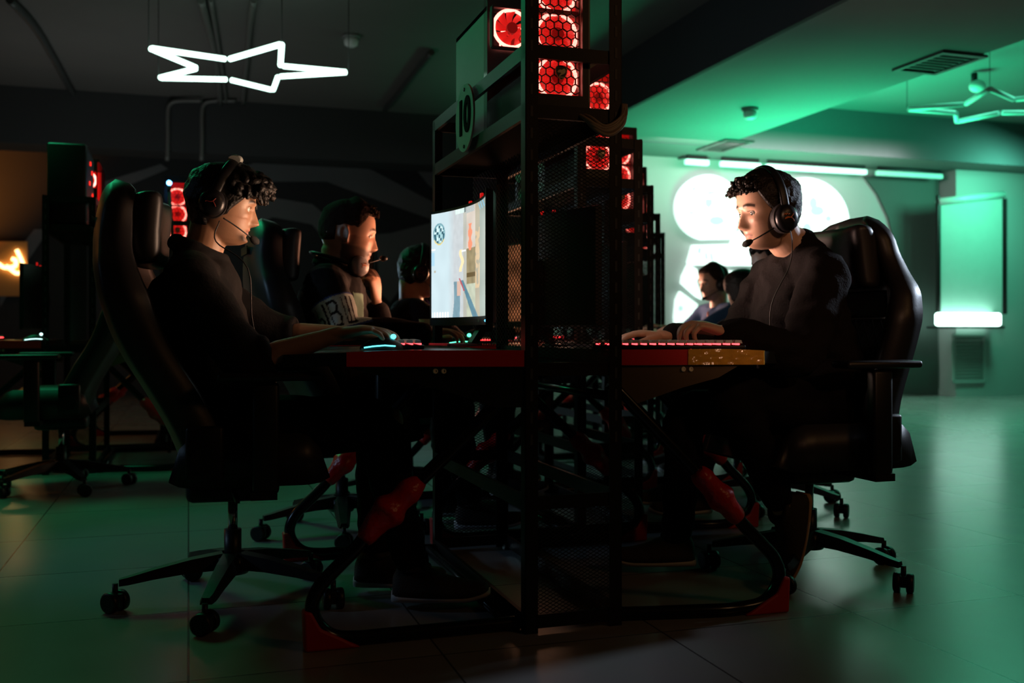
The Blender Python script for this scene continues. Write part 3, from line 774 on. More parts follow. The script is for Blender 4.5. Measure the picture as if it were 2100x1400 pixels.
        for i in range(o0, len(mb.v)):
            v = mb.v[i]; k = noise.noise(v*38)*.006+noise.noise(v*90)*.002; mb.v[i] = v+Vector((k, k*.7, k*.5))
        mb.build('foil_wrap', red_foam, lg, label='crumpled red wrapping on the bent leg')
        mb = MB(); f = [(n1+.02,.0), (n1+.024,.10), (n1+.004,.10), (n1-.02,.055), (n1-.075,.026), (n1-.12,.0)]
        vs = [Vector((-n, y-.024, z)) for n, z in f]+[Vector((-n, y+.024, z)) for n, z in f]; q = len(f)
        mb.add(vs, [list(range(q)), list(range(q, 2*q))[::-1]]+[(i, q+i, q+(i+1) % q, (i+1) % q) for i in range(q)], False)
        o = mb.build('rubber_foot', red_cap, lg); bv = o.modifiers.new('b', 'BEVEL'); bv.width = .006; bv.segments = 2
    mb = MB(); mb.tube([(-.02, .05, .62), (-.02, 1.0, .62)], .014, 10); mb.build('cross_tube', tube_metal, r)
    mb = MB(); mb.tube([(-.03, .05, .02), (-.03, 1.0, .02)], .0155, 10); mb.build('floor_tube', tube_metal, r)
    return r
deskL = make_desk(False); deskR = make_desk(True)
plain = copy_tree(deskL)
for k in range(4):
    for side in (0, 1):
        if (k, side) == (0, 0): d = deskL
        elif (k, side) == (0, 1): d = deskR
        elif (k, side) == (1, 0): d = plain
        else: d = copy_tree(deskL)
        if side == 0: d.location = loc(k, (0, 0, 0)); d.rotation_euler = (0,0,TH)
        else: d.location = loc(k, (RW-.023, RL, 0)); d.rotation_euler = (0,0,TH+PI)
        d['label'] = {(0,0): 'black gaming desk with plain red edge in front of the black haired player', (0,1): 'black gaming desk with amber tape over its red edge, under the backlit keyboard'}.get((k, side), ('left side' if side == 0 else 'right side')+' black gaming desk with red edge and bent tube legs, '+ORD[k])
        d['group'] = 'desks along the rack row'
# cable bundle hanging under the shelf of the near rack
mb = MB()
for i, (dx, dz, r) in enumerate(((0,0,.006), (.012,-.01,.006), (.022,.004,.005), (-.012,.008,.005), (.006,.014,.004))):
    P = [(.14+dx*.5, .05, 1.40), (.16+dx*.7, .02, 1.39), (.178+dx*.6, -.012, 1.362+dz), (.215+dx*.3, -.02, 1.340+dz), (.25, -.018, 1.350+dz*1.2), (.276+dx*.3, -.012, 1.38+dz), (.284+dx*.3, .0, 1.42)]
    mb.tube(crom(P, 6), r, 8)
o = mb.build('cable_bundle', mat('grey cable sheath', (.42,.31,.25), .4)); o.location = unit_origin(0); o.rotation_euler = (0,0,TH)
tag(o, 'bundle of grey cables looping below the shelf of the nearest rack', 'cable')
mb = MB(); mb.tube([(.05,.02,.02), (.05,.0,.05)], .004)
# ---------------------------------------------------------------- keyboards, mice, cup
key_cap = mat('grey keycap', (.6,.57,.62), .4); key_led = mat('red key led', (.6,.02,.02), .4, emit=(1.,.03,.035), estr=9)
def make_keyboard(nx=16, ny=5, L=.43, W=.13, parts=True):
    r = thing('keyboard', '', 'keyboard')
    mb = MB(); mb.bbox((-L/2, -W/2, 0), (L/2, W/2, .012), .003); mb.build('base', blk_plastic, r)
    px_ = (L-.012)/nx; py_ = (W-.012)/ny
    mb = MB()
    for j in range(ny):
        for i in range(nx):
            x = -L/2+.006+(i+.5)*px_; y = -W/2+.006+(j+.5)*py_
            mb.bbox((x-px_*.13, y-py_*.44, .0122), (x+px_*.13, y-py_*.15, .0170), .001, seg=1)
    o = mb.build('key_backlight', key_led, r)
    cap = None
    for j in range(ny):
        for i in range(nx):
            x = -L/2+.006+(i+.5)*px_; y = -W/2+.006+(j+.5)*py_
            if cap is None:
                mb = MB(); a = px_*.43; b = py_*.42; c = px_*.33; d = py_*.32
                mb.add([(-a,-b,0),(a,-b,0),(a,b,0),(-a,b,0),(-c,-d,.009),(c,-d,.009),(c,d,.009),(-c,d,.009)], [(0,3,2,1),(4,5,6,7),(0,1,5,4),(1,2,6,5),(2,3,7,6),(3,0,4,7)], False)
                cap = mb.build('keycap', key_cap, r); cap.location = (x, y, .0168)
            else:
                c2 = cap.copy(); COL.objects.link(c2); c2.parent = r; c2.location = (x, y, .0168)
    return r
kb = make_keyboard()
kb2 = make_keyboard(14, 4, .36, .12)
def place(o, p, rz, lab, grp=None):
    o.location = p; o.rotation_euler = (0,0,rz); o['label'] = lab
    if grp: o['group'] = grp
    return o
kR = place(kb, at(1366, 716, 2.87)*1, math.radians(-1), 'red backlit keyboard on the amber taped desk under the black sweater player\'s hand', 'keyboards')
kR.location.z = .7505
kL = place(copy_tree(kb), (0,0,0), 0, 'red backlit keyboard beyond the mouse hand of the black haired player', 'keyboards')
kL.location = loc(0, (-.235, .50, .7505)); kL.rotation_euler = (0,0,TH+math.radians(80))
for k in (1, 2, 3):
    for side in (0, 1):
        src = kb2 if (k, side) == (1, 0) else copy_tree(kb2)
        p = loc(k, (-.27, .62, .7505)) if side == 0 else loc(k, (RW+.27, RL-.62, .7505))
        place(src, p, TH+PI/2, 'red backlit keyboard on the '+('left' if side == 0 else 'right')+' side desk '+ORD[k], 'keyboards')
def make_mouse(glow):
    r = thing('computer_mouse', '', 'mouse'); mb = MB()
    P = []
    for j in range(9):
        t = j/8; x = .062*(2*t-1); w = .030*math.sin(PI*min(.98, max(.02, t)))**.4; h = .036*math.sin(PI*min(.97, .06+t*.88))**.8
        P.append([Vector((x, w*math.cos(a), max(0, h*math.sin(a)))) for a in [PI*i/10 for i in range(11)]])
    mb.grid(P, 11, 9); mb.f.append([q for q in range(11)]); mb.f.append([8*11+q for q in range(11)][::-1]); mb.mi += [0,0]; mb.sm += [False]*2
    mb.build('shell', blk_plastic, r)
    mb = MB(); mb.tube([(.03,-.005,.036), (.03,.005,.036)], .007, 12); mb.build('scroll_wheel', mat('mouse glow %s' % str(glow), glow, .3, emit=glow, estr=3), r)
    mb = MB(); mb.tube([(-.055,-.02,.006), (-.03,-.0295,.01), (.0,-.031,.012), (.03,-.029,.01)], .0018, 6); mb.build('light_strip', mat('mouse glow %s' % str(glow), glow, .3), r)
    return r
ms = make_mouse((.1,.9,1.))
place(ms, loc(0, (-.335, .24, .7505)), TH, 'black mouse glowing cyan under the hand of the black haired player', 'mice')
place(copy_tree(ms), loc(0, (RW+.28, .42, .7505)), TH+PI, 'black mouse under the far hand of the black sweater player', 'mice')
m2 = make_mouse((.1,1.,.5))
place(m2, loc(1, (-.42, .17, .7505)), TH, 'black mouse on the second left side desk, seen below the bright monitor', 'mice')
# paper cup on the second left desk
c = thing('paper_cup', 'tall pale green disposable cup beside the bright monitor', 'cup', (at(877, 708, 3.95).x, 3.95, .7505))
mb = MB(); mb.smooth = True; mb.tube([(0,0,0), (0,0,.05), (0,0,.05)], [.026,.029,.0295], 24); mb.build('lower_cup', mat('green cup', (.08,.45,.2), .5), c)
mb = MB(); mb.tube([(0,0,.05), (0,0,.098)], [.0295,.034], 24); mb.torus((0,0,.098), .034, .0015, (0,0,1), 24, 6); mb.build('upper_cup', mat('pale cup', (.6,.75,.65), .5), c)
# ================================================================ gaming chairs
def chair(back, ztop, arm=(0, .70), a0=61, seat_z=.475, wheel_r=.03):
    """local x forward; back = list of (z, x of the outer back surface)"""
    r = thing('gaming_chair', '', 'chair')
    bz = [b[0] for b in back]; bx = [b[1] for b in back]
    def X(z): return float(np.interp(z, bz, bx))
    # smooth X
    def Xs(z): return sum(X(z+d) for d in (-.05,-.025,0,.025,.05))/5
    zb = bz[0]; H = ztop-zb
    wz = [0, .10, .28, .50, .60, .70, .76, .84, .92, .97, 1.0]; wv = [.20, .235, .245, .275, .285, .262, .215, .175, .165, .145, .10]
    def HW(z): return float(np.interp((z-zb)/H, wz, wv))
    def HWs(z): return sum(HW(z+d) for d in (-.02,-.01,0,.01,.02))/5
    N = 46; rows = []
    for j in range(N+1):
        z = zb+H*j/N; hw = HWs(z); x = Xs(z)
        e = min(1, j/3, (N-j)/3); e = math.sqrt(max(0, 1-(1-e)**2)) if e < 1 else 1
        et = min(1, j/4, (N-j)/5); hw *= .45+.55*math.sqrt(max(0, 1-(1-et)**2)) if j > N/2 else 1
        e = max(e, .12)
        row = []; M = 18
        for i in range(M+1):                # back surface
            q = -1+2*i/M; row.append(Vector((x+.045*abs(q)**3*e*e+.0*(1-e)+(.035*(1-e)), q*hw*(1-.03*(1-e)), z)))
        tb = .075; bol = .075*float(np.interp((z-zb)/H, [0,.1,.3,.6,.75,.85,1], [.5,1,1.1,1.0,.55,.5,.3]))
        for i in range(M+1):                # front surface
            q = 1-2*i/M; b = max(0, (abs(q)-.60)/.40); bump = math.sin(min(1, b)*PI*.62)**1.2 if b > 0 else 0
            row.append(Vector((x+(.045*abs(q)**3)*(.5)*e*e+(tb*(1-.25*abs(q)**4)+bol*bump)*e+.01*(1-e)+(.02*(1-e)), q*hw*.985, z)))
        rows.append(row)
    mb = MB(); n = len(rows[0]); mb.grid(rows, n, N+1, wrapu=True); mb.f.append(list(range(n))[::-1]); mb.f.append([N*n+q for q in range(n)]); mb.mi += [0,0]; mb.sm += [True]*2
    mb.build('backrest', blk_leather, r)
    # centre panels
    quilt = bpy.data.materials.get('quilted dark fabric')
    if not quilt:
        quilt = mat('quilted dark fabric', (.045,.04,.045), .7)
        nt = quilt.node_tree; L = nt.links.new; tc = nt.nodes.new('ShaderNodeTexCoord'); mp = nt.nodes.new('ShaderNodeMapping'); mp.inputs['Rotation'].default_value = (PI/4, 0, 0); mp.inputs['Scale'].default_value = (1, 1.5, 1)
        ck = nt.nodes.new('ShaderNodeTexBrick'); ck.offset = 0; ck.inputs['Scale'].default_value = 22; ck.inputs['Brick Width'].default_value = 1; ck.inputs['Row Height'].default_value = 1; ck.inputs['Mortar Size'].default_value = .12; ck.inputs['Mortar Smooth'].default_value = 1
        sp = nt.nodes.new('ShaderNodeSeparateXYZ'); cb = nt.nodes.new('ShaderNodeCombineXYZ')
        L(tc.outputs['Object'], mp.inputs['Vector']); L(mp.outputs['Vector'], sp.inputs['Vector']); L(sp.outputs['Y'], cb.inputs['X']); L(sp.outputs['Z'], cb.inputs['Y']); L(cb.outputs['Vector'], ck.inputs['Vector'])
        bp = nt.nodes.new('ShaderNodeBump'); bp.invert = True; bp.inputs['Strength'].default_value = .9; bp.inputs['Distance'].default_value = .02
        L(ck.outputs['Fac'], bp.inputs['Height']); L(bp.outputs['Normal'], nt.nodes['Principled BSDF'].inputs['Normal'])
    def panel(name, z0, z1, m, hwf=.60):
        R = []; K = 14
        for j in range(K+1):
            z = z0+(z1-z0)*j/K; hw = HWs(z)*hwf; x = Xs(z)+.075
            R.append([Vector((x+.004*(1-abs(-1+2*i/12)**6)*(1 if 0 < j < K else 0)-.001, -hw+2*hw*i/12, z)) for i in range(13)])
        mb = MB(); mb.grid(R, 13, K+1); o = mb.build(name, m, r); s = o.modifiers.new('s', 'SOLIDIFY'); s.thickness = .008; s.offset = 0
    panel('fabric_panel', zb+H*.60, zb+H*.70, grey_fabric)
    panel('quilted_panel', zb+H*.14, zb+H*.59, quilt)
    # headrest pillow with strap
    zc = zb+H*.83; R = []; hh = .10; hwp = .165
    for j in range(15):
        ph = -PI/2+PI*j/14; zz = zc+hh*math.sin(ph)*(abs(math.sin(ph))**-.35 if abs(math.sin(ph)) > .01 else 1); cc = max(.02, math.cos(ph)**.55)
        row = []
        for i in range(28):
            t = 2*PI*i/28; cx = math.cos(t); sy = math.sin(t)
            y = hwp*(abs(sy)**.6)*(1 if sy > 0 else -1)*(.70+.30*min(1, cc*1.3)); wob = 1+.10*noise.noise((y*12, zz*14, 2))
            th = .052*(1+.35*(abs(y)/hwp)**2)
            row.append(Vector((Xs(zz)+.12+th*(abs(cx)**.8)*(1 if cx > 0 else -1)*cc*wob+.03*(y/hwp)**2, y, zz+.010*(y/hwp)**2*(1 if ph > 0 else -1)*cc)))
        R.append(row)
    mb = MB(); mb.grid(R, 28, 15, wrapu=True); mb.f.append(list(range(28))[::-1]); mb.f.append([14*28+q for q in range(28)]); mb.mi += [0,0]; mb.sm += [True]*2
    hp = mb.build('headrest_pillow', blk_leather, r)
    mb = MB(); zs = zc+.02; h2 = HWs(zs)
    mb.bar((Xs(zs)-.005, -h2*.5, zs), (Xs(zs)-.005, h2*.5, zs), .003, .03); mb.build('strap', blk_plastic, hp)
    # seat: cushion with raised sides
    R = []; x0, x1 = max(-.24, bx[0]-.03), .27; NN = 16
    for j in range(NN+1):
        t = j/NN; x = x0+(x1-x0)*t; e = min(1, j/3, (NN-j)/3); e = max(.15, math.sqrt(max(0, 1-(1-e)**2)))
        row = []
        for i in range(15):
            q = -1+2*i/14; row.append(Vector((x, q*.255*(.93+.07*e), seat_z-.10+.02*(1-e))))
        for i in range(15):
            q = 1-2*i/14; b = max(0, (abs(q)-.6)/.4); up = .045*math.sin(min(1, b)*PI*.6)
            row.append(Vector((x, q*.25*(.93+.07*e), seat_z-.10+(.10+up-.02*(t > .85)*(t-.85)/.15)*e)))
        R.append(row)
    mb = MB(); mb.grid(R, 30, NN+1, wrapu=True); mb.f.append(list(range(30))[::-1]); mb.f.append([NN*30+q for q in range(30)]); mb.mi += [0,0]; mb.sm += [True]*2
    mb.build('seat', blk_leather, r)
    # recline hinges
    for sg in (-1, 1):
        mb = MB(); mb.bbox((X(.5)+.05, sg*.262-.012, seat_z-.08), (X(.5)+.15, sg*.262+.012, seat_z+.07), .01); mb.cyl((X(.5)+.10, sg*.25, seat_z-.02), (X(.5)+.10, sg*.285, seat_z-.02), .035, 24); mb.build('hinge_cover', blk_plastic, r)
    # armrests
    for sg in (-1, 1):
        mb = MB(); ax_, az = arm; mb.bbox((ax_-.05, sg*.31-.02, seat_z-.11), (ax_+.02, sg*.31+.02, az-.005), .01); mb.bar((ax_-.02, sg*.12, seat_z-.115), (ax_-.02, sg*.33, seat_z-.115), .07, .022); a = mb.build('armrest_post', blk_plastic, r)
        mb = MB(); mb.bbox((ax_-.14, sg*.31-.045, az), (ax_+.13, sg*.31+.045, az+.024), .011, seg=3); mb.build('arm_pad', blk_plastic, a)
    # tilt mechanism, gas spring, base
    mb = MB(); mb.bbox((-.13, -.08, seat_z-.17), (.12, .08, seat_z-.10), .02); mb.bar((.0, -.08, seat_z-.13), (.02, -.24, seat_z-.14), .012, .012); mb.build('tilt_mechanism', blk_plastic, r)
    mb = MB(); mb.cyl((0,0,.20), (0,0,seat_z-.16), .014, 16); mb.build('gas_spring', chrome, r)
    mb = MB(); mb.cyl((0,0,.085), (0,0,.215), .025, 20); mb.build('spring_cover', blk_plastic, r)
    mb = MB(); mb.smooth = False
    mb.tube([(0,0,.085), (0,0,.10), (0,0,.135), (0,0,.14)], [.045,.055,.05,.035], 20)
    for i in range(5):
        a = math.radians(a0+72*i); d = Vector((math.cos(a), math.sin(a), 0)); n = Vector((-d.y, d.x, 0)); R = []
        for t, z, w, h in ((.03,.125,.036,.045), (.12,.118,.032,.036), (.22,.102,.026,.026), (.29,.088,.022,.02), (.315,.084,.016,.018)):
            c = d*t+Vector((0,0,z)); R.append([c-n*w-Vector((0,0,h/2)), c+n*w-Vector((0,0,h/2)), c+n*w*.6+Vector((0,0,h/2)), c-n*w*.6+Vector((0,0,h/2))])
        mb.grid(R, 4, 5, wrapu=True, smooth=False); o = len(mb.v); mb.f.append([o-4, o-3, o-2, o-1]); mb.mi.append(0); mb.sm.append(False)
    mb.build('star_base', blk_plastic, r)
    for i in range(5):
        a = math.radians(a0+72*i); d = Vector((math.cos(a), math.sin(a), 0)); b = a+random.uniform(-1, 1)*.9+.5; w = Vector((math.cos(b), math.sin(b), 0)); c = d*.325
        mb = MB()
        for sg in (-1, 1): mb.tube([c+w*sg*.009+Vector((0,0,wheel_r)), c+w*sg*.011+Vector((0,0,wheel_r)), c+w*sg*.027+Vector((0,0,wheel_r)), c+w*sg*.030+Vector((0,0,wheel_r))], [wheel_r-.002, wheel_r, wheel_r, wheel_r-.005], 22)
        ca = mb.build('caster', blk_plastic, r)
        mb = MB(); mb.cyl(c+Vector((0,0,wheel_r+.01)), c+Vector((0,0,.082)), .008, 10); mb.bar(c-w*.008+Vector((0,0,wheel_r+.006)), c+w*.008+Vector((0,0,wheel_r+.006)), .045, .034); mb.build('caster_hood', blk_plastic, ca)
    return r
backL = [(.385,-.13), (.50,-.165), (.62,-.23), (.75,-.31), (.86,-.35), (.97,-.375), (1.10,-.38), (1.23,-.35)]
backR = [(.345,-.20), (.50,-.20), (.62,-.215), (.75,-.245), (.86,-.265), (.97,-.275), (1.08,-.26), (1.19,-.22)]
HUBL = Vector((-.83, 2.96, 0)); HUBR = Vector((.985, 3.30, 0)); STEP = Vector((.22, 1.24, 0))
c0 = chair(backL, 1.235, (.11, .668), a0=61-18, wheel_r=.03)
place(c0, HUBL, math.radians(14), 'black gaming chair under the black haired player, seen from its side', 'gaming chairs'); 
cR = chair(backR, 1.185, (-.02, .69), a0=24-198, seat_z=.475)
place(cR, HUBR, TH+PI, 'black gaming chair behind the black sweater player, its headrest against the unlit green wall', 'gaming chairs')
hubs = {}
HUBL1 = Vector((-.68, 3.98, 0)); HUBL2 = Vector((-.50, 4.80, 0))
for k, dp, lab in ((1, HUBL1, 'gaming chair behind the bearded man in the lettered jacket'), (2, HUBL2, 'gaming chair of the third left side player, mostly hidden')):
    place(copy_tree(c0), dp, TH+math.radians(4 if k == 1 else 0), lab, 'gaming chairs')
for k, lab in ((1, 'gaming chair just beyond the tucked shoe, casters seen through the desk leg'), (2, 'gaming chair two places beyond the black sweater player'), (3, 'gaming chair of the far player in the blue sweater')):
    place(copy_tree(cR), HUBR+STEP*k, TH+PI, lab, 'gaming chairs')
# second row of stations at the far left
place(copy_tree(c0), (-2.30, 5.08, 0), TH+math.radians(180), 'empty gaming chair at the left with a bright rim along its tilted back', 'gaming chairs')
place(copy_tree(c0), (-3.45, 5.5, 0), TH+math.radians(10), 'empty gaming chair at the left edge, behind the left background desk', 'gaming chairs')
OL = Vector((-2.62, 5.55, 0))
def locL(k, p):
    o = OL+STEP*k; return o+E1*p[0]+E2*p[1]+Vector((0,0,p[2]))
for k in (0, 1):
    nm = ['nearer left background rack', 'middle left background rack', 'farther left background rack'][k]
    rk = place(copy_tree(racks[1]), locL(k, (0,0,0)), TH, ['black steel rack of the left background row, holding the dark computer', 'black steel rack behind the left background rack, mostly hidden', 'farthest black steel rack of the left background row, with stacked red fans'][k], 'left background racks')
    place(copy_tree(pc0), locL(k, (RW-.112, RL-.03, 1.405)), TH+PI, 'turned gaming computer at the rear of the '+nm, 'left background computers')
    place(copy_tree(deskL), locL(k, (0,0,0)), TH, 'left side red edged desk of the '+nm, 'left background desks')
    place(copy_tree(deskL), locL(k, (RW,RL,0)), TH+PI, 'right side red edged desk of the '+nm, 'left background desks')
# switched-off tower with a plain dark front on the nearer left rack
t = thing('gaming_computer', 'dark computer with plain front and red lit side on the left background rack', 'computer', locL(0, (.125,.03,1.405)), TH, 'left background computers')
mb = MB(); mb.bbox((-.105, 0, 0), (.101, .45, .46), .012); mb.build('case', case_blk, t)
mb = MB(); mb.box((.1012, .03, .03), (.103, .43, .43)); mb.build('side_panel', mat('satin grey case side', (.1,.12,.15), .3, .3), t)
for y, z in ((.2,.37), (.3,.33), (.16,.25), (.33,.2)):
    mb = MB(); mb.bbox((.1032, y, z), (.106, y+.03, z+.022), .001); mb.build('indicator_light', mat('red lamp', (.5,.01,.01), .4, emit=(1,.02,.01), estr=2.2), t)
for k in (1,):
    place(copy_tree(pc0), locL(k, (.112, .03, 1.405)), TH, ['', 'red glowing computer left of the black haired player\'s neck'][k], 'left background computers')
blue = thing('blue_lamp', 'tiny bright blue lamp above the red glowing fans at the left', 'lamp', at(347, 375, 6.6))
mb = MB(); mb.ball((0,0,0), .016, nu=14, nv=10); mb.build('bulb', mat('blue lamp', (.2,.4,1), .3, emit=(.10,.38,1.), estr=16), blue)
mb = MB(); mb.cyl((0,0,-.016), (0,.0,-.06), .012, 12); mb.build('socket', blk_plastic, blue)
b2 = at(347, 375, 6.6)
mb = MB(); mb.tube([(b2.x, b2.y, b2.z-.06), (b2.x+.02, b2.y+.02, b2.z-.4), (b2.x, b2.y, 0.0)], .012, 10); mb.build('pole', blk_metal, blue).location = -b2
# monitor back and odds on the left background desk
mL = place(copy_tree(monL2), locL(0, (RW+.075, RL-.43, .815)), TH+PI, 'monitor on the right side of the left background rack', 'left background monitors')
mL = place(copy_tree(monB), locL(0, (-.075, .43, .815)), TH, 'monitor on the left side of the left background rack', 'left background monitors')
kk = place(copy_tree(kb2), locL(0, (-.36, .55, .7505)), TH+PI/2, 'keyboard on the left background desk', 'keyboards')
kk = place(copy_tree(kb2), locL(0, (RW+.3, .4, .7505)), TH+PI/2, 'keyboard on the right half of the left background desk', 'keyboards')
mw = make_mouse((.6,1.,.95)); place(mw, (at(72, 697, 5.35).x, 5.35, .7505), TH+.3, 'white glowing mouse on the left background desk')
# orange neon sign with its glow on the wall put into an orange board
def neon(pts, v, name, par, r=.022):
    mb = MB(); P = []
    for px, py in pts:
        u, D, z = on_wall(px, v, py); P.append(Vector((u, v, z)))
    mb.tube(crom(P, 6), r, 10); return mb.build(name, mat('orange neon tube', (1,.7,.3), .3, emit=(1.,.66,.26), estr=4), par)
ns = thing('neon_sign', 'glowing orange neon sign curl at the left edge of the photo', 'neon sign', (0,0,0), TH)
neon([(34,512),(43,531),(48,546),(44,557),(34,560),(22,552),(12,545)], 12.9, 'neon_tube', ns)
neon([(24,530),(32,534),(31,545),(20,548),(8,548),(-4,540)], 12.9, 'neon_tube', ns)
mb = MB(); wall_poly(mb, [(-40,495),(56,495),(56,607),(-40,607)], 12.93, 12.96); mb.build('glow_board', mat('sign board with orange glow', (.6,.28,.08), .6), ns)
mb = MB(); mb.box((on_wall(-40, 12.97)[0], 12.96, 1.0), (on_wall(-35, 12.97)[0], V1, 1.6)); mb.build('bracket', blk_metal, ns)
# ================================================================ people
def gau(x, s): return math.exp(-(x/s)**2)
ZT = [-.118,-.112,-.100,-.085,-.070,-.055,-.040,-.020,0,.020,.040,.060,.080,.095,.106,.113,.117]
XF = [.030,.058,.0735,.0755,.077,.0805,.083,.0845,.085,.0905,.0905,.087,.078,.062,.044,.022,.0]
XB = [-.020,-.035,-.050,-.060,-.068,-.078,-.088,-.098,-.104,-.107,-.107,-.103,-.092,-.076,-.056,-.034,-.012]
YW = [.020,.034,.046,.055,.061,.066,.070,.0735,.0755,.077,.078,.077,.070,.058,.042,.026,.008]
def ip(z, T): return float(np.interp(z, ZT, T))
def head_pt(phi, z, off=0., face=True, nose=1.):
    xf, xb, w = ip(z, XF), ip(z, XB), ip(z, YW)
    c, s = math.cos(phi), math.sin(phi); xc = -.010
    y = w*(1 if s > 0 else -1)*abs(s)**.88
    if c > 0: x = xc+(xf-xc)*abs(c)**(.82 if z > -.03 else .95)
    else: x = xc-(xc-xb)*abs(c)**.9
    p = Vector((x, y, z))
    if face and c > 0:
        ay = abs(y); d = 0.
        # nose ridge, tip, alae
        if -.054 < z < .012:
            t = (.012-z)/.058
            if z > -.042: pr = .0265*max(0, t)**1.05+.003
            else: pr = (.0265*.93+.003)*max(0, (z+.054)/.012)**.6
            d += nose*pr*gau(ay, .0068+.0055*max(0, t))
        d += .0085*nose*gau(ay-.0125, .0055)*gau(z+.043, .0065)
        d += -.0095*gau(ay-.030, .0135)*gau(z+.000, .0095)     # sockets
        d += .0042*gau(ay-.030, .0135)*gau(z-.0072, .0032)      # upper lid
        d += .0016*gau(ay-.030, .0120)*gau(z+.0080, .0030)      # lower lid
        d += .0055*gau(ay-.026, .018)*gau(z-.0215, .0075)       # brow ridge
        d += .0045*gau(ay-.046, .014)*gau(z+.024, .016)         # cheekbone
        d += .0075*gau(ay, .019)*gau(z+.0625, .0050)            # upper lip
        d += .0070*gau(ay, .016)*gau(z+.0745, .0048)            # lower lip
        d += -.0035*gau(ay, .020)*gau(z+.0685, .0020)
        d += -.0030*gau(ay, .016)*gau(z+.085, .0050)
        d += .0095*gau(ay, .017)*gau(z+.100, .0120)             # chin
        d += -.0018*gau(ay, .0025)*gau(z+.054, .0050)
        p.x += d*min(1, c*2.2)
    if off:
        n = Vector(((x-xc)/max(.05, xf)**1, y/max(.05, w), (z-.01)/.11)); n.normalize(); p += n*off
    return p
def head_mesh(mb, HM, nose=1., NP=120, NZ=120):
    R = []
    for j in range(NZ+1):
        t = j/NZ; z = -.118+.235*t
        R.append([HM @ head_pt(2*PI*i/NP, z, nose=nose) for i in range(NP)])
    mb.grid(R, NP, NZ+1, wrapu=True); mb.f.append(list(range(NP))[::-1]); mb.f.append([NZ*NP+q for q in range(NP)]); mb.mi += [0,0]; mb.sm += [True]*2
    for sg in (-1, 1):         # ears: shell with rim and lobe
        M = HM @ Matrix.Translation((-.008, sg*.077, -.004)) @ Matrix.Rotation(sg*.35, 4, 'Z') @ Matrix.Rotation(-.15, 4, 'Y')
        P = [M @ Vector((.016*math.cos(a)-.002, sg*.006, .030*math.sin(a)+(.0 if math.sin(a) > 0 else .004))) for a in [2*PI*i/16 for i in range(16)]]
        mb.tube(P, .0048, 8, closed=True)
        mb.ball(M @ Vector((-.002, 0, 0)), 1, M=(M.to_3x3().normalized() @ Matrix.Diagonal((.015,.0045,.027))).to_4x4(), nu=14, nv=10)
        mb.ball(M @ Vector((.006, sg*.003, -.026)), .0065, nu=10, nv=8)
def ik(a, b, l1, l2, pole):
    a = Vector(a); b = Vector(b); d = b-a; L = d.length
    if L > (l1+l2)*.995: s = L/((l1+l2)*.995); l1 *= s; l2 *= s
    t = d.normalized(); x = (l1*l1-l2*l2+L*L)/(2*L); h = math.sqrt(max(0, l1*l1-x*x))
    p = Vector(pole); p = (p-t*p.dot(t)).normalized()
    return a+t*x+p*h
def hand(mb, W, d, n, thumb, curl=(22,38,22), spread=1., scale=1., curls=None, tang=.9):
    """W wrist, d direction of the palm, n back-of-hand normal, thumb = +1 if the thumb is on d x n side"""
    W = Vector(W); d = Vector(d).normalized(); n = Vector(n); n = (n-d*n.dot(d)).normalized(); t = d.cross(n)*thumb
    S = scale
    P = [W-d*.03*S, W, W+d*.03*S+n*.002, W+d*.06*S+n*.004, W+d*.086*S+n*.002]
    limb(mb, P, [.0175*S,.0165*S,.0155*S,.0145*S,.0115*S], [.023*S,.026*S,.034*S,.040*S,.040*S], 18, 4, hint=n)
    base = [(.028,.088,.074,.0092,.05), (.0095,.092,.082,.0095,.015), (-.0095,.088,.076,.0090,-.03), (-.027,.080,.060,.0080,-.09)]
    tips = []
    for q, (oy, ox, ln, r, sp) in enumerate(base):
        cu = curls[q] if curls else (curl[0]+q*2, curl[1]+q*3, curl[2])
        b0 = W+t*oy*S+d*ox*S+n*.002; dr = (d+t*sp*spread).normalized(); ax = dr.cross(n)
        pts = [b0-dr*.022*S, b0]; v = dr; ang = 0; p = b0
        for li, c in zip((.46,.30,.24), cu):
            ang += c; v = dr*math.cos(math.radians(ang))-n*math.sin(math.radians(ang)); p = p+v*ln*li*S; pts.append(p)
        limb(mb, pts, [r*S*1.0, r*S*1.05, r*S*.98, r*S*.86, r*S*.70], None, 12, 4); tips.append(p)
    b = W+d*.012*S+t*.018*S-n*.004; p1 = W+d*.045*S+t*.042*S-n*.012*tang; p2 = p1+(d*.85+t*.35-n*.30*tang).normalized()*.034*S; p3 = p2+(d*.95+t*.0-n*.30*tang).normalized()*.028*S
    limb(mb, [b, p1, p2, p3], [.015*S,.0125*S,.0105*S,.0085*S], None, 12, 4)
    return tips
skin_m = mat('skin', (.5,.3,.2), .42, attr='Col', bump=.06, bscale=350)
